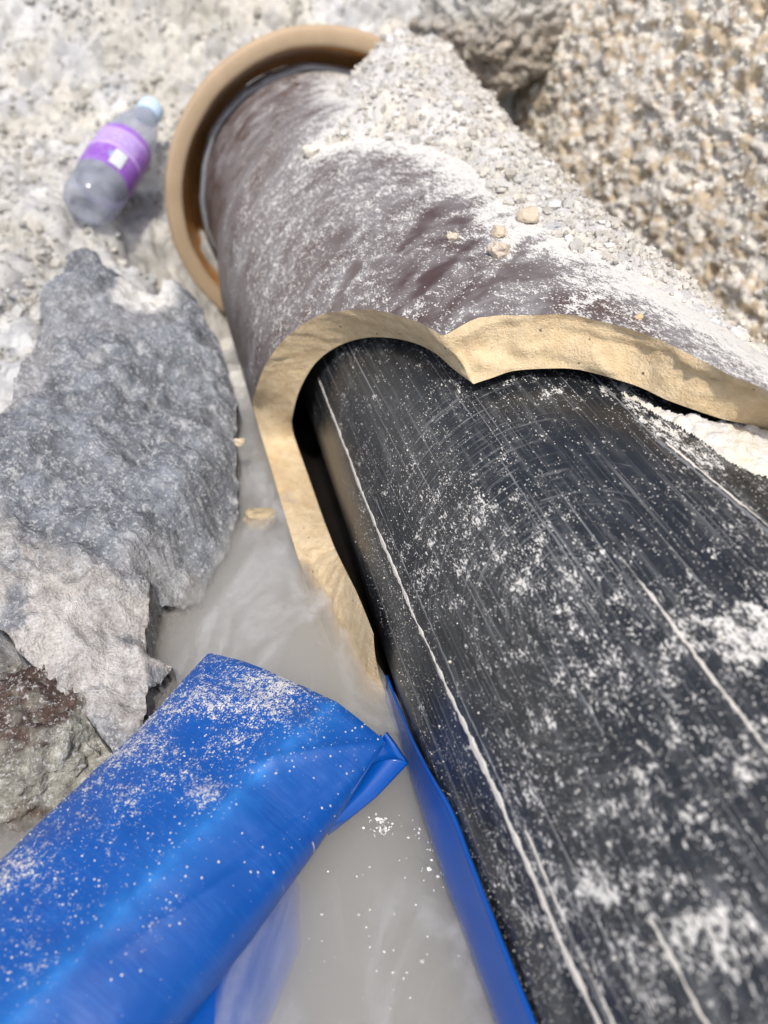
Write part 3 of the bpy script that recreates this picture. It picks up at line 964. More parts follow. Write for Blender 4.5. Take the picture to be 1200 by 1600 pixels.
# ------------------------------------------------------------------ stones
def ico_arrays(sub):
    V, F = [Vector(v) for v in ICO_V], [tuple(f) for f in ICO_F]
    for _ in range(sub):
        cache, nf2 = {}, []

        def mp(a, b):
            key = (min(a, b), max(a, b))
            if key not in cache:
                V.append(((V[a] + V[b]) / 2).normalized())
                cache[key] = len(V) - 1
            return cache[key]
        for a, b, c in F:
            ab, bc, ca = mp(a, b), mp(b, c), mp(c, a)
            nf2 += [(a, ab, ca), (b, bc, ab), (c, ca, bc), (ab, bc, ca)]
        F = nf2
    return np.array([tuple(v) for v in V]), np.array(F)


ICOS = {s: ico_arrays(s) for s in (2, 3, 5)}


def stone(name, loc, size, label, cat, col, seed, sub=3, rough_=0.28, planes=7, group=None, rz=0.0, colfn=None, mat=None, fine=0.03):
    """an angular stone: a ball cut by random planes and roughened"""
    V, F = ICOS[sub]
    V = V.copy()
    rng = np.random.default_rng(seed)
    for _ in range(planes):
        n = rng.normal(size=3)
        n /= np.linalg.norm(n)
        k = rng.uniform(0.55, 0.85)
        d = V @ n
        V = V - np.maximum(d - k, 0)[:, None] * n * 0.92
    V = V * (1 + rough_ * fbm(V * 1.6 + seed, 3, seed))[:, None]
    V = V * (1 + fine * fbm(V * 9 + seed, 4, seed + 2, 0.65))[:, None]
    V = V * np.array(size)
    c, s = math.cos(rz), math.sin(rz)
    V = V @ np.array([[c, s, 0], [-s, c, 0], [0, 0, 1]])
    base = np.tile(np.array(col), (len(V), 1))
    if colfn:
        base = colfn(V / np.array(size), base)
    o = mesh_np(name, V, F, mat or M_peb, smooth=sub > 3, col=base)
    o.location = loc
    return tag(o, label, cat, group)


# pebbles on the clay pipe
for (px, py), r, lab, c, sd in [
        ((780, 397), 0.0052, 'cream pebble, the larger of a pair lying on the brown dusty glaze', (0.58, 0.49, 0.40), 1),
        ((781, 368), 0.0040, 'yellowish pebble just above the cream one on the brown pipe', (0.60, 0.50, 0.38), 2),
        ((708, 372), 0.0026, 'tiny pale pebble alone on the brown glaze left of the others', (0.60, 0.52, 0.42), 3),
        ((825, 345), 0.0058, 'rounded tan clod at the edge of the white gravel on the pipe crown', (0.56, 0.48, 0.37), 4),
        ((490, 240), 0.0060, 'off-white lump at the left tip of the gravel tongue', (0.66, 0.61, 0.54), 6),
        ((998, 497), 0.0016, 'small tan crumb by the broken lip at right', (0.60, 0.46, 0.28), 7)]:
    t, s = hit(px, py, R_OUT)
    p = cyl(t, s, R_OUT + r * 0.45)
    stone('pebble', tuple(p), (r * 1.2, r, r * 0.85), lab, 'pebble', c, 500 + sd, 3, rz=sd)

p = onz(405, 808, WATER - 0.004)
stone('stone', tuple(p), (0.0105, 0.009, 0.008), 'small tan stone half sunk in the water beside the broken clay lip', 'stone', (0.42, 0.34, 0.22), 531)
p = onz(374, 690, -0.268)
stone('pebble', tuple(p), (0.0035, 0.003, 0.003), 'tiny sandy pebble on the right edge of the big grey rock', 'pebble', (0.60, 0.50, 0.36), 533)

# reddish wet rock below the big slab
def wet_col(V, base):
    n = fbm(V * 3.0, 4, 61)
    m = sstep(0.0, 0.35, n + 0.75 * V[:, 0])[:, None]
    a = np.array([0.085, 0.055, 0.045]) * (1 + 0.9 * fbm(V * 7, 3, 63))[:, None]
    b = np.array([0.33, 0.32, 0.275]) * (1 + 0.7 * fbm(V * 8, 4, 65))[:, None]
    g = sstep(0.1, 0.4, fbm(V * 5 + 4, 3, 67))[:, None] * 0.6
    c = a * (1 - m) + b * m
    return np.clip(c * (1 - g) + np.array([0.24, 0.235, 0.20]) * g, 0.02, 0.7)


p = onz(66, 1160, -0.306)
stone('rock', tuple(p), (0.041, 0.044, 0.034), 'wet dark reddish rock with pale crust, half under water below the grey slab', 'rock', (0.3, 0.3, 0.3), 543, 5, 0.22, 6, colfn=wet_col, mat=M_rock, fine=0.16)

# big chunk hanging out of the bank at the top right
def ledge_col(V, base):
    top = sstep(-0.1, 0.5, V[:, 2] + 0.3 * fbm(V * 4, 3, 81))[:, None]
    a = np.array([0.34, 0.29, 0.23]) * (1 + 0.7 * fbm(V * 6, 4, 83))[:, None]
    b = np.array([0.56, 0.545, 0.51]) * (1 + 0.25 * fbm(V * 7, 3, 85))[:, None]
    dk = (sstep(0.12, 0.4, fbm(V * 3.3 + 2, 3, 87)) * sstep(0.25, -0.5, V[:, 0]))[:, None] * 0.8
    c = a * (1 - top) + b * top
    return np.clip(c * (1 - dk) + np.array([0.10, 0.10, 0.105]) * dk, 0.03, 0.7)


p = atdepth(752, 48, 0.83)
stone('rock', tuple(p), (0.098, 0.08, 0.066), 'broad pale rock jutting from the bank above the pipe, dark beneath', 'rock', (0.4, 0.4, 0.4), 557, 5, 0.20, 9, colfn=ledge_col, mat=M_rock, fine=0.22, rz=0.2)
p = atdepth(510, 8, 1.02)
stone('stone', tuple(p), (0.040, 0.035, 0.028), 'yellowish rounded stone at the top edge above the socket ring', 'stone', (0.52, 0.47, 0.36), 561, 5, fine=0.12)
p = atdepth(572, 28, 0.98)
stone('stone', tuple(p), (0.022, 0.02, 0.018), 'small cream stone beside the top of the socket ring', 'stone', (0.52, 0.45, 0.33), 563, 3, fine=0.1)

# ------------------------------------------------------------------ big grey slab of rock at left
K = np.array([(-.12, .20, -.278), (-.235, .60, -.232), (-.198, .323, -.236), (-.085, .355, -.268), (-.16, .22, -.268)])
pa, pbx, pc = np.linalg.lstsq(np.c_[np.ones(5), K[:, :2]], K[:, 2], rcond=None)[0]


def onplane(x, y):
    r = ray(x, y)
    t = pa / (r[2] - pbx * r[0] - pc * r[1])
    return r * t


RK = [(150, 396), (118, 402), (72, 432), (58, 480), (36, 525), (20, 575), (0, 640), (-30, 720), (-60, 850), (-50, 950), (0, 985), (35, 1015), (62, 1045), (100, 1080), (138, 1108), (160, 1140), (185, 1180),
      (205, 1150), (222, 1105), (232, 1062), (262, 1022), (228, 1002), (226, 965), (238, 905), (285, 890), (312, 855), (345, 800), (366, 748), (362, 725), (368, 690), (362, 640), (366, 600), (352, 560), (340, 520), (318, 492), (308, 460), (282, 440), (258, 440), (245, 448), (222, 448), (198, 434), (178, 414)]
rk = np.array([onplane(*q)[:2] for q in RK])
# refine the outline and roughen it
fine_ol = []
for i in range(len(rk)):
    a, b = rk[i], rk[(i + 1) % len(rk)]
    m = max(2, int(np.linalg.norm(b - a) / 0.0022))
    for j in range(m):
        fine_ol.append(a + (b - a) * j / m)
ol = np.array(fine_ol)
dn = np.stack([fbm(P3(ol[:, 0] * 130, ol[:, 1] * 130), 3, 601), fbm(P3(ol[:, 0] * 130 + 9, ol[:, 1] * 130), 3, 603)], 1)
ol = ol + dn * 0.0024
st_ = 0.0017
U, S = np.meshgrid(np.arange(ol[:, 0].min(), ol[:, 0].max(), st_), np.arange(ol[:, 1].min(), ol[:, 1].max(), st_), indexing='ij')
pts = np.stack([U.ravel(), S.ravel()], 1)
ins = np.zeros(len(pts), bool)
j = len(ol) - 1
for i in range(len(ol)):
    xi, yi, xj, yj = ol[i, 0], ol[i, 1], ol[j, 0], ol[j, 1]
    if yi != yj:
        ins ^= ((yi > pts[:, 1]) != (yj > pts[:, 1])) & (pts[:, 0] < (xj - xi) * (pts[:, 1] - yi) / (yj - yi) + xi)
    j = i
pts = pts[ins]


def seg_dist(P, poly, closed=True):
    best = np.full(len(P), 9.0)
    n = len(poly)
    for i in range(n if closed else n - 1):
        a, b = poly[i], poly[(i + 1) % n]
        ab = b - a
        t = np.clip(((P - a) @ ab) / (ab @ ab + 1e-12), 0, 1)
        best = np.minimum(best, np.hypot(*(P - a - t[:, None] * ab).T))
    return best


dist = seg_dist(pts, ol[::3])
pts, dist = pts[dist > st_ * 0.6], dist[dist > st_ * 0.6]
allp = np.concatenate([ol, pts])
alld = np.concatenate([np.zeros(len(ol)), dist])
vo, eo, fo, ov, *_ = delaunay_2d_cdt([Vector((float(a), float(b))) for a, b in allp], [(i, (i + 1) % len(ol)) for i in range(len(ol))], [], 1, 1e-7)
vo = np.array([(v.x, v.y) for v in vo])
fo = np.array([f[:3] for f in fo])
alld = seg_dist(vo, ol[::2])
x_, y_ = vo[:, 0], vo[:, 1]
hr = 0.010 * np.sqrt(np.clip(alld / 0.020, 0, 1)) - 0.010
hr = hr + 0.007 * fbm(P3(x_ * 22, y_ * 14), 3, 611) + 0.0075 * (1 - np.abs(fbm(P3(x_ * 34, y_ * 24), 4, 613)) * 2.6) + 0.010 * np.round(2.5 * fbm(P3(x_ * 17 + 2, y_ * 14), 2, 619) + 0.12 * fbm(P3(x_ * 90, y_ * 90), 2, 620)) / 2.5 + 0.0036 * fbm(P3(x_ * 120, y_ * 110), 4, 615, 0.7)
gq, iq = grains(x_, y_, 0.006, 617, 0.5)
hr = hr + gq * 0.35
# lower ledge along the right hand side, split off by a crack
crack = np.array([onplane(*q)[:2] for q in [(372, 705), (352, 735), (322, 768), (290, 800), (262, 835), (236, 870), (226, 905)]])
cd = seg_dist(vo, crack, False)
sgn = np.zeros(len(vo))
side_c = np.array([onplane(*q)[:2] for q in [(372, 705), (322, 768), (236, 870)]])
ab = crack[-1] - crack[0]
sgn = ab[0] * (y_ - crack[0][1]) - ab[1] * (x_ - crack[0][0])
ref = onplane(150, 600)[:2]
sref = ab[0] * (ref[1] - crack[0][1]) - ab[1] * (ref[0] - crack[0][0])
ledge = (sgn * sref < 0)
low = ledge & (cd < 0.06) & (y_ > onplane(230, 910)[1])
hr = hr - np.where(low, 0.018 * sstep(0, 0.004, cd), 0) - 0.008 * np.exp(-(cd / 0.0028) ** 2) * (y_ > onplane(230, 910)[1])
z_ = pa + pbx * x_ + pc * y_ + hr
top = np.stack([x_, y_, z_], 1)
# colour: blue grey stone above, pale pinkish mortar-like crust lower down, white powder in the notch
pcx = 600 + FX * (top @ RGT) / (top @ FWD)
split = y_ - 0.285 + 0.35 * (x_ + 0.16) + 0.035 * fbm(P3(x_ * 30, y_ * 30), 3, 621)
lowm = sstep(0.018, -0.018, split)
patch = sstep(0.12, 0.32, fbm(P3(x_ * 26 + 3, y_ * 18), 4, 623)) * 0.75
m = np.clip(np.maximum(lowm * (1 - 0.85 * sstep(0.18, 0.4, fbm(P3(x_ * 60, y_ * 60), 3, 625))), patch * sstep(0.62, 0.2, y_)), 0, 1)[:, None]
grey = np.array([0.178, 0.190, 0.213]) * (1 + 0.7 * fbm(P3(x_ * 70, y_ * 70), 4, 627, 0.65))[:, None]
pale = np.array([0.44, 0.41, 0.385]) * (1 + 0.45 * fbm(P3(x_ * 90, y_ * 90), 4, 629, 0.65))[:, None]
c = grey * (1 - m) + pale * m
spk = sstep(0.30, 0.45, fbm(P3(x_ * 250, y_ * 250), 3, 631))[:, None] * 0.35
c = c * (1 - spk) + np.array([0.60, 0.60, 0.60]) * spk
nt = onplane(232, 462)[:2]
wm_ = (sstep(0.030, 0.016, np.hypot((x_ - nt[0]) * 1.1, (y_ - nt[1]) * 0.8) + 0.006 * fbm(P3(x_ * 90, y_ * 90), 3, 633)))[:, None]
c = c * (1 - wm_) + np.array([0.66, 0.64, 0.60]) * wm_
c = np.clip(c, 0.03, 0.72)
# skirt
nO = len(ol)
rim_idx = np.array([int(np.argmin(((vo - q) ** 2).sum(1))) for q in ol])
ctr = ol.mean(0)
rows = [top[rim_idx]]
nrm2 = np.stack([np.roll(ol, -1, 0)[:, 1] - np.roll(ol, 1, 0)[:, 1], -(np.roll(ol, -1, 0)[:, 0] - np.roll(ol, 1, 0)[:, 0])], 1)
for _ in range(12):
    nrm2 = (np.roll(nrm2, 1, 0) + 2 * nrm2 + np.roll(nrm2, -1, 0)) / 4
nrm2 /= np.linalg.norm(nrm2, axis=1, keepdims=True) + 1e-9
if ((ol - ctr) * nrm2).sum() < 0:
    nrm2 = -nrm2
SK = 12
Vs = [top]
Cs = [c]
Fs = [fo]
prev = rim_idx
off = len(top)
for kx in range(1, SK + 1):
    f = kx / SK
    n_ = fbm(P3(ol[:, 0] * 60, ol[:, 1] * 60, np.full(nO, f * 4)), 3, 641)
    xy = ol + nrm2 * ((0.0005 + 0.003 * n_) * min(1, f * 4))[:, None]
    z = top[rim_idx, 2] * (1 - f) + np.minimum(top[rim_idx, 2] - 0.03, -0.37) * f
    Vs.append(np.c_[xy, z])
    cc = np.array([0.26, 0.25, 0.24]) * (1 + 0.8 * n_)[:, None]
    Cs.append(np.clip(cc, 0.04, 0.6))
    cur = np.arange(off, off + nO)
    off += nO
    a, b = prev, np.roll(prev, -1)
    a2, b2 = cur, np.roll(cur, -1)
    Fs.append(np.concatenate([np.stack([a, b, b2], 1), np.stack([a, b2, a2], 1)]))
    prev = cur
rock = mesh_np('rock', np.concatenate(Vs), np.concatenate(Fs), M_rock, col=np.concatenate(Cs))
tag(rock, 'large blue-grey rock slab with pale crust leaning on the bank by the water', 'rock')

# ------------------------------------------------------------------ plastic bottle on the bank
bt = thing('plastic_bottle', 'dusty clear plastic bottle with purple label and pale cap lying on the gravel', 'bottle')
B0, B1 = atdepth(132, 328, 0.70), atdepth(238, 168, 0.785)
B0 = B0 + np.array([0, 0, 0.0])
ax = (B1 - B0)
BL = np.linalg.norm(ax)
ax /= BL
up = np.array([0, 0, 1.0])
sx = np.cross(ax, up)
sx /= np.linalg.norm(sx)
uz = np.cross(sx, ax)


LSPIN = math.pi * 0.5 - 2 * math.pi * 0.62


def bottle_lathe(name, prof, mat, n=64, dent=0.0, spin=0.0):
    prof = np.array(prof, float)
    a = np.linspace(0, 2 * np.pi, n + 1) + spin
    A, J = np.meshgrid(a, np.arange(len(prof)), indexing='ij')
    R, H = prof[J, 1].ravel() * 0.81, prof[J, 0].ravel()
    A = A.ravel()
    if dent:
        R = R * (1 + dent * fbm(P3(np.cos(A) * 1.5, np.sin(A) * 1.5, H * 30), 2, 701))
    V = B0 + H[:, None] * ax + (R * np.cos(A))[:, None] * sx + (R * np.sin(A))[:, None] * uz
    h0, h1 = prof[:, 0].min(), prof[:, 0].max()
    uv = np.stack([(A - spin) / (2 * np.pi), (H - h0) / (h1 - h0)], 1)
    return mesh_np(name, V, grid_faces(n + 1, len(prof)), mat, bt, True, uv=uv)


def smooth_prof(pts, n):
    p = np.array(pts, float)
    t = np.linspace(0, 1, len(p))
    q = np.linspace(0, 1, n)
    r = np.stack([np.interp(q, t, p[:, 0]), np.interp(q, t, p[:, 1])], 1)
    for _ in range(3):
        r[1:-1] = (r[:-2] + 2 * r[1:-1] + r[2:]) / 4
    return r


KL = BL / 0.1835
body = smooth_prof([(0.006, 0.0), (0.003, 0.010), (0.0, 0.018), (0.003, 0.0255), (0.010, 0.0300), (0.022, 0.0318), (0.040, 0.0322), (0.058, 0.0316), (0.076, 0.0312), (0.094, 0.0312), (0.108, 0.0310), (0.120, 0.0300),
                    (0.134, 0.0270), (0.147, 0.0225), (0.158, 0.0175), (0.165, 0.0140), (0.168, 0.0133)], 70)
body[:, 0] *= KL
bottle_lathe('body', body, M_pet, dent=0.05)
bottle_lathe('label_film', [(h, 0.0323 + 0.0004 * math.sin(h * 300)) for h in np.linspace(0.042 * KL, 0.105 * KL, 16)], M_label, 64, 0.05, spin=LSPIN)
bottle_lathe('cap', [(0.166 * KL, 0.0), (0.166 * KL, 0.0150), (0.167 * KL, 0.0158), (0.181 * KL, 0.0156), (0.183 * KL, 0.0145), (0.1835 * KL, 0.012), (0.1835 * KL, 0.0)], M_cap, 40)
# pale square printed patch on the label
pt = []
for a in np.linspace(0.55, 1.0, 9):
    for h in np.linspace(0.046 * KL, 0.068 * KL, 5):
        r = 0.0331 * 0.81
        pt.append(B0 + h * ax + r * math.cos(a) * sx + r * math.sin(a) * uz)
mesh_np('label_patch', pt, grid_faces(9, 5), mat_simple('pale_print', (0.62, 0.66, 0.68), 0.45, 300, 0.2, 0.05), bt)

# ------------------------------------------------------------------ flattened blue hose
hose = thing('blue_hose', 'dusty bright blue flat hose with a folded end lying in the water', 'hose')
ha = np.array([-0.565, -0.825])
ha /= np.linalg.norm(ha)
hl = np.array([0.866, -0.50])
hl /= np.linalg.norm(hl)
E0 = np.array([-0.0330, 0.2080]) + 0.006 * ha - 0.001 * hl
NT_, NA = 240, 150
tl = np.concatenate([[0, 0.0008], np.linspace(0.002, 0.44, NT_ - 2)])
ang = np.linspace(0, 2 * np.pi, NA, endpoint=False)
TL, AG = np.meshgrid(tl, ang, indexing='ij')
ca, sa = np.cos(AG), np.sin(AG)
hw = np.interp(TL, [0, 0.05, 0.12, 0.2, 0.44], [0.0465, 0.0455, 0.0445, 0.0450, 0.047])
zc = np.interp(TL, [0, 0.05, 0.15, 0.44], [-0.272, -0.279, -0.280, -0.279])
tp = np.interp(TL, [0, 0.003, 0.02, 0.06, 0.15, 0.44], [0.005, 0.0075, 0.014, 0.021, 0.027, 0.029])
bp = np.interp(TL, [0, 0.003, 0.02, 0.08, 0.44], [0.008, 0.014, 0.022, 0.032, 0.036])
lat = hw * np.sign(ca) * np.abs(ca) ** 0.85
zz = np.where(sa > 0, tp * np.abs(sa) ** 0.85, -bp * np.abs(sa) ** 0.9)
# crease along the top, right of the middle
lc = np.interp(TL, [0, 0.14, 0.44], [0.021, 0.0125, 0.004])
up_m = (sa > 0)
zz = zz + up_m * (0.0022 * np.exp(-np.abs(lat - lc) / 0.010) - 0.0012)
pn = P3(TL.ravel(), lat.ravel(), sa.ravel() * 0.02)
zz = zz + (0.0016 * fbm(pn * 26, 3, 801) + 0.0005 * fbm(pn * 110, 3, 803)).reshape(zz.shape)
for (l0, t0, l1, t1, amp_, wd) in [(0.044, 0.004, 0.010, 0.050, 0.0013, 0.0016), (0.045, 0.012, 0.028, 0.085, -0.0012, 0.0020), (-0.044, 0.002, -0.020, 0.040, 0.0010, 0.0018),
                                   (-0.030, 0.070, 0.008, 0.100, 0.0008, 0.0022), (0.040, 0.060, 0.022, 0.120, 0.0010, 0.0018), (-0.040, 0.110, -0.010, 0.140, -0.0009, 0.0022)]:
    dv = np.array([l1 - l0, t1 - t0])
    ln_ = np.hypot(*dv)
    tpar = np.clip(((lat - l0) * dv[0] + (TL - t0) * dv[1]) / ln_ ** 2, 0, 1)
    dd_ = np.hypot(lat - l0 - tpar * dv[0], TL - t0 - tpar * dv[1])
    zz = zz + up_m * amp_ * np.exp(-(dd_ / wd) ** 2) * np.sin(np.pi * np.clip(tpar, 0.02, 0.98)) ** 0.5
shiftx = np.interp(TL, [0, 0.05, 0.15, 0.44], [0, 0.001, 0.004, 0.006])
# the cut end droops at its corners: end line is not quite square
skew = 0.004 * (lat / 0.046) ** 2 * sstep(0.05, 0, TL)
XY = E0[None, None] + (TL + skew)[..., None] * ha + (lat + shiftx)[..., None] * hl
V = np.concatenate([XY, (zc + zz)[..., None]], 2).reshape(-1, 3)
dens = 0.20 + 0.24 * sstep(0.005, -0.03, lat - lc) * sstep(0.16, 0.02, TL) + 0.05
dens = dens.ravel() + 0.26 * fbm(pn * np.array([22, 30, 1]), 4, 811) - 0.22 * sstep(-0.004, 0.02, (lat - lc).ravel())
dens += 0.35 * np.exp(-(((TL - 0.062) / 0.006) ** 2 + ((lat - 0.006) / 0.006) ** 2)).ravel()
dens += 0.30 * np.exp(-(((TL - 0.125) / 0.02) ** 2 + ((lat + 0.030) / 0.010) ** 2)).ravel() + 0.22 * np.exp(-(((TL - 0.115) / 0.025) ** 2 + ((lat - 0.026) / 0.004) ** 2)).ravel()
dens -= 0.4 * np.exp(-(((TL - 0.045) / 0.006) ** 2 + ((lat + 0.016) / 0.006) ** 2)).ravel()
uvh = np.stack([lat.ravel() + 0.1, TL.ravel()], 1)
crs = np.exp(-np.abs(lat - lc) / 0.0045).ravel() * (sa.ravel() > 0)


def mat_hose():
    m = M_blue.copy()
    m.name = 'blue_vinyl_creased'
    t = m.node_tree
    pr = [n for n in t.nodes if n.type == 'BSDF_PRINCIPLED'][0]
    src = pr.inputs['Base Color'].links[0].from_socket
    at = t.nodes.new('ShaderNodeAttribute')
    at.attribute_name = 'crease'
    nz = t.nodes.new('ShaderNodeTexNoise')
    uvn = t.nodes.new('ShaderNodeUVMap')
    uvn.uv_map = 'uv'
    t.links.new(uvn.outputs[0], nz.inputs['Vector'])
    nz.inputs['Scale'].default_value = 140
    ml = t.nodes.new('ShaderNodeMath')
    ml.operation = 'MULTIPLY'
    t.links.new(at.outputs['Fac'], ml.inputs[0])
    t.links.new(nz.outputs[0], ml.inputs[1])
    mx = t.nodes.new('ShaderNodeMix')
    mx.data_type = 'RGBA'
    t.links.new(ml.outputs[0], mx.inputs[0])
    t.links.new(src, mx.inputs[6])
    mx.inputs[7].default_value = (0.035, 0.23, 0.62, 1)
    mp = t.nodes.new('ShaderNodeMapping')
    t.links.new(uvn.outputs[0], mp.inputs[0])
    mp.inputs['Scale'].default_value = (130, 900, 1)
    n2 = t.nodes.new('ShaderNodeTexNoise')
    t.links.new(mp.outputs[0], n2.inputs['Vector'])
    n2.inputs['Scale'].default_value = 1.0
    n2.inputs['Detail'].default_value = 3
    n3 = t.nodes.new('ShaderNodeTexNoise')
    t.links.new(uvn.outputs[0], n3.inputs['Vector'])
    n3.inputs['Scale'].default_value = 45
    n3.inputs['Detail'].default_value = 5
    m2 = t.nodes.new('ShaderNodeMath')
    m2.operation = 'MULTIPLY'
    t.links.new(n2.outputs[0], m2.inputs[0])
    t.links.new(n3.outputs[0], m2.inputs[1])
    r2 = t.nodes.new('ShaderNodeMapRange')
    t.links.new(m2.outputs[0], r2.inputs[0])
    r2.inputs[1].default_value, r2.inputs[2].default_value, r2.inputs[3].default_value, r2.inputs[4].default_value = 0.24, 0.46, 0.0, 0.55
    mx2 = t.nodes.new('ShaderNodeMix')
    mx2.data_type = 'RGBA'
    t.links.new(r2.outputs[0], mx2.inputs[0])
    t.links.new(mx.outputs[2], mx2.inputs[6])
    mx2.inputs[7].default_value = (0.02, 0.13, 0.42, 1)
    r3 = t.nodes.new('ShaderNodeMapRange')
    t.links.new(n3.outputs[0], r3.inputs[0])
    r3.inputs[1].default_value, r3.inputs[2].default_value, r3.inputs[3].default_value, r3.inputs[4].default_value = 0.52, 0.72, 0.0, 0.6
    mx3 = t.nodes.new('ShaderNodeMix')
    mx3.data_type = 'RGBA'
    t.links.new(r3.outputs[0], mx3.inputs[0])
    t.links.new(mx2.outputs[2], mx3.inputs[6])
    mx3.inputs[7].default_value = (0.002, 0.035, 0.22, 1)
    t.links.new(mx3.outputs[2], pr.inputs['Base Color'])
    return m


M_hose = mat_hose()
F = grid_faces(NA, NT_)            # order (ang, t)
Vt = V.reshape(NT_, NA, 3).transpose(1, 0, 2).reshape(-1, 3)
tr_ = lambda a: np.asarray(a).reshape(NT_, NA).T.ravel()
uvt = np.stack([tr_(uvh[:, 0]), tr_(uvh[:, 1])], 1)
F = grid_faces(NA, NT_, True)
mesh_np('body', Vt, F, M_hose, hose, True, attrs={'dust': np.clip(tr_(dens), 0, 1.1), 'crease': tr_(crs)}, uv=uvt)
# end panel closing the hose, slightly sunk
ring = V.reshape(NT_, NA, 3)[0]
cen = ring.mean(0)
cap_rows = [ring]
for f in (0.85, 0.6, 0.3):
    cap_rows.append(cen + (ring - cen) * f + np.append(ha * 0.006 * (1 - f), 0))
cap_rows.append(np.repeat((cen + np.append(ha * 0.006, 0))[None], NA, 0))
CV = np.array(cap_rows).transpose(1, 0, 2).reshape(-1, 3)
mesh_np('end_panel', CV, grid_faces(NA, 5, True), M_bluew, hose, True)


# the tucked fold at the right corner: a pleat that stands out from the end
def HP(along, latv, z):
    p = E0 + along * ha + latv * hl
    return np.array([p[0], p[1], z])


def ribbon(name, A, Bq, mat, parent, n=24, m=10, bulge=0.0, dirv=(0, 0, 1), thick=0.0016):
    A, Bq = np.array(A), np.array(Bq)

    def samp(P, n):
        t = np.linspace(0, 1, len(P))
        q = np.linspace(0, 1, n)
        r = np.stack([np.interp(q, t, P[:, k]) for k in range(3)], 1)
        for _ in range(4):
            r[1:-1] = (r[:-2] + 2 * r[1:-1] + r[2:]) / 4
        return r
    a, b = samp(A, n), samp(Bq, n)
    f = np.linspace(0, 1, m)
    G = a[:, None] * (1 - f)[None, :, None] + b[:, None] * f[None, :, None]
    G = G + np.array(dirv) * (bulge * np.sin(f * np.pi))[None, :, None]
    o = mesh_np(name, G.reshape(-1, 3), grid_faces(n, m), mat, parent, True,
                attrs={'dust': np.full(n * m, 0.10)}, uv=np.stack([np.repeat(np.linspace(0, .05, n), m), np.tile(np.linspace(0, .02, m), n)], 1))
    md = o.modifiers.new('thickness', 'SOLIDIFY')
    md.thickness = thick
    return o


q = lambda x, y, z: onz(x, y, z)
# the pleat: an upper panel tucked in from the corner and a lower one rolled outwards
CC, TP, BT = HP(0.0005, 0.0448, -0.2695), HP(0.003, 0.0560, -0.2790), HP(0.036, 0.0400, -0.3000)
CI, MI, BI = HP(0.0018, 0.0425, -0.2715), HP(0.012, 0.0425, -0.2845), HP(0.036, 0.0370, -0.3020)
TM = HP(0.018, 0.0505, -0.2885)
ribbon('fold', [CC, (CC + TP) / 2 + np.array([0, 0, 0.0008]), TP], [CI, (CI + MI) / 2, MI], M_bluew, hose, 24, 8, -0.0025, (0, 0, 1))
ribbon('fold', [TP, TM, BT], [MI, (MI + BI) / 2, BI], M_bluew, hose, 36, 14, 0.0048, (0.35, 0.1, 0.93))
# lower layer of the hose, seen through the water along its right side
tl2 = np.linspace(0.055, 0.44, 60)
ag2 = np.linspace(0, 2 * np.pi, 40, endpoint=False)
A2, T2 = np.meshgrid(ag2, tl2, indexing='ij')
hw2 = np.interp(T2, [0.055, 0.075, 0.11, 0.2, 0.44], [0.010, 0.026, 0.036, 0.042, 0.046])
l2 = 0.030 + hw2 * np.cos(A2)
z2 = -0.3085 + np.interp(T2, [0.055, 0.12, 0.44], [-0.004, 0.006, 0.012]) + 0.012 * np.sin(A2)
XY = E0 + T2[..., None] * ha + l2[..., None] * hl
mesh_np('lower_layer', np.concatenate([XY, z2[..., None]], 2).reshape(-1, 3), grid_faces(40, 60, True), M_bluew, hose, True)

# ------------------------------------------------------------------ blue sheet wrapped under the black pipe
T_ = np.linspace(-97, -178, 60)
S_ = np.linspace(-0.40, 0.212, 120)
TT, SS = np.meshgrid(T_, S_, indexing='ij')
start = -84 - 15 * sstep(0.125, 0.21, SS) + 3.0 * fbm(P3(SS.ravel() * 14, SS.ravel() * 0), 3, 901).reshape(SS.shape)
kx = np.linspace(0, 1, 60)[:, None]
TT = start + (-178 - start) * kx
RR = R_BLK + 0.0012 + 0.0050 * sstep(0.0, 13.0, start - TT) + 0.0012 * fbm(P3(SS.ravel() * 25, TT.ravel() * 0.05), 3, 903).reshape(SS.shape) + 0.0012 * np.sin(kx * 9) * kx
bs = mesh_np('blue_sheet', cyl(TT.ravel(), SS.ravel(), RR.ravel(), AB), grid_faces(60, 120), M_bluew, None, True)
md = bs.modifiers.new('thickness', 'SOLIDIFY')
md.thickness = 0.001
tag(bs, 'wet blue plastic sheet wrapped under the black pipe at the water line', 'plastic sheet')

# grains on the hose
rng = np.random.default_rng(8)
N = 26000
ti = rng.integers(2, NT_, N)
ai = rng.integers(3, NA // 2 - 3, N)
dd = dens.reshape(NT_, NA)[ti, ai]
ok = (rng.uniform(0, 1, N) < np.clip(dd * 0.9 - 0.08, 0.025, 0.7)) & (tl[ti] < 0.2)
Pq = V.reshape(NT_, NA, 3)[ti[ok], ai[ok]] + rng.normal(0, 0.0005, (ok.sum(), 3)) * np.array([1, 1, 0.1])
rr_ = np.clip(0.00012 * np.exp(rng.normal(0, 0.5, ok.sum())), 0.00006, 0.0006)
grain_cloud('grit', Pq, rr_, 'pale grit sprinkled over the blue hose', 9)

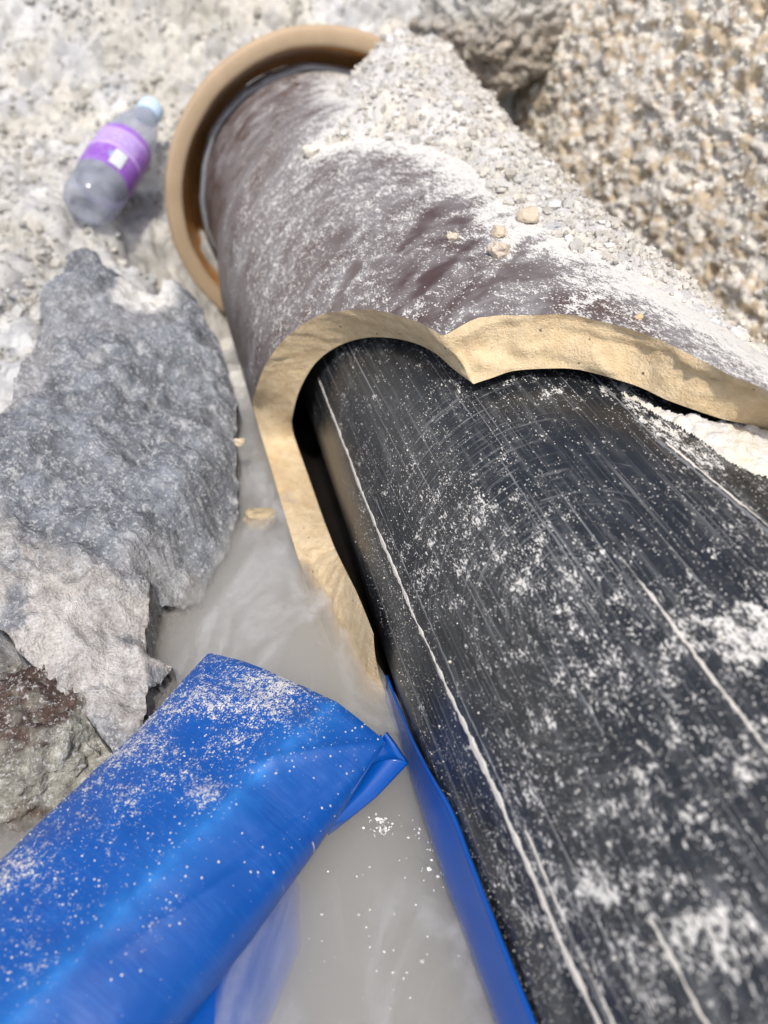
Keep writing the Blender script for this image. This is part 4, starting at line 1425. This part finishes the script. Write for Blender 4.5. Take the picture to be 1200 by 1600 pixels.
# foam and small bubbles on the water near the fold
rng = np.random.default_rng(15)
pb_ = []
for (px, py, sx_, sy_, n) in [(592, 1290, 10, 8, 60), (660, 1310, 22, 26, 26), (690, 1350, 18, 22, 26), (730, 1400, 16, 60, 16), (600, 1500, 60, 50, 26), (420, 1180, 60, 40, 10), (300, 1120, 40, 60, 8), (560, 1350, 60, 60, 10)]:
    for _ in range(n):
        x, y = rng.normal(px, sx_), rng.normal(py, sy_)
        pb_.append(onz(x, y, WATER))
pb_ = np.array(pb_)
grain_cloud('foam', pb_, np.clip(0.00030 * np.exp(rng.normal(0, 0.5, len(pb_))), 0.00015, 0.0011), 'specks of pale foam floating beside the blue hose', 21, (0.72, 0.72, 0.69))


# ------------------------------------------------------------------ loose crumbs over the bank, the heap and the trench side
def scatter_on(name, P, Nn, W, n, r0, sig, rmax, label, seed, tint, sink=0.25):
    rng = np.random.default_rng(seed)
    pick = rng.choice(len(P), n, p=W / W.sum())
    r = np.clip(r0 * np.exp(rng.normal(0, sig, n)), r0 * 0.4, rmax)
    pos = P[pick] + Nn[pick] * (r * sink)[:, None] + rng.normal(0, 0.001, (n, 3))
    return grain_cloud(name, pos, r, label, seed + 1, tint)


gv = ground.data
P = np.empty(len(gv.vertices) * 3)
gv.vertices.foreach_get('co', P)
P = P.reshape(-1, 3)
Nn = np.empty(len(gv.vertices) * 3)
gv.vertex_normals.foreach_get('vector', Nn)
Nn = Nn.reshape(-1, 3)
inside = (P[:, 0] > -0.6) & (P[:, 0] < 0.33) & (P[:, 1] > 0.45) & (P[:, 1] < 1.28) & (P[:, 2] > WATER)
scatter_on('grit', P, Nn, inside * (0.3 + (vnoise(P * 30, 1001) > 0)), 9000, 0.0016, 0.6, 0.0060, 'loose stone crumbs strewn over the pale gravel bank', 1003, (0.46, 0.445, 0.41))
hv = [o for o in COL.objects if o.name == 'gravel'][0].data
P = np.empty(len(hv.vertices) * 3)
hv.vertices.foreach_get('co', P)
P = P.reshape(-1, 3)
Nn = np.empty(len(hv.vertices) * 3)
hv.vertex_normals.foreach_get('vector', Nn)
Nn = Nn.reshape(-1, 3)
sdist = P @ D
scatter_on('grit', P, Nn, np.where(sdist > 0.3, 1.0, 0.25), 16000, 0.0009, 0.55, 0.0040, 'cream crumbs lying on the gravel heap over the clay pipe', 1013, (0.56, 0.535, 0.49))
sm = side.data
P = np.empty(len(sm.vertices) * 3)
sm.vertices.foreach_get('co', P)
P = P.reshape(-1, 3)
Nn = np.empty(len(sm.vertices) * 3)
sm.vertex_normals.foreach_get('vector', Nn)
Nn = Nn.reshape(-1, 3)
inside = ((P @ D) > 0.2) & ((P @ D) < 1.2) & (P[:, 2] < 0.05)
scatter_on('grit', P, Nn, inside * (0.15 + crust), 14000, 0.0014, 0.5, 0.0042, 'white crusty crumbs clinging to the sandy trench side', 1023, (0.70, 0.66, 0.59))
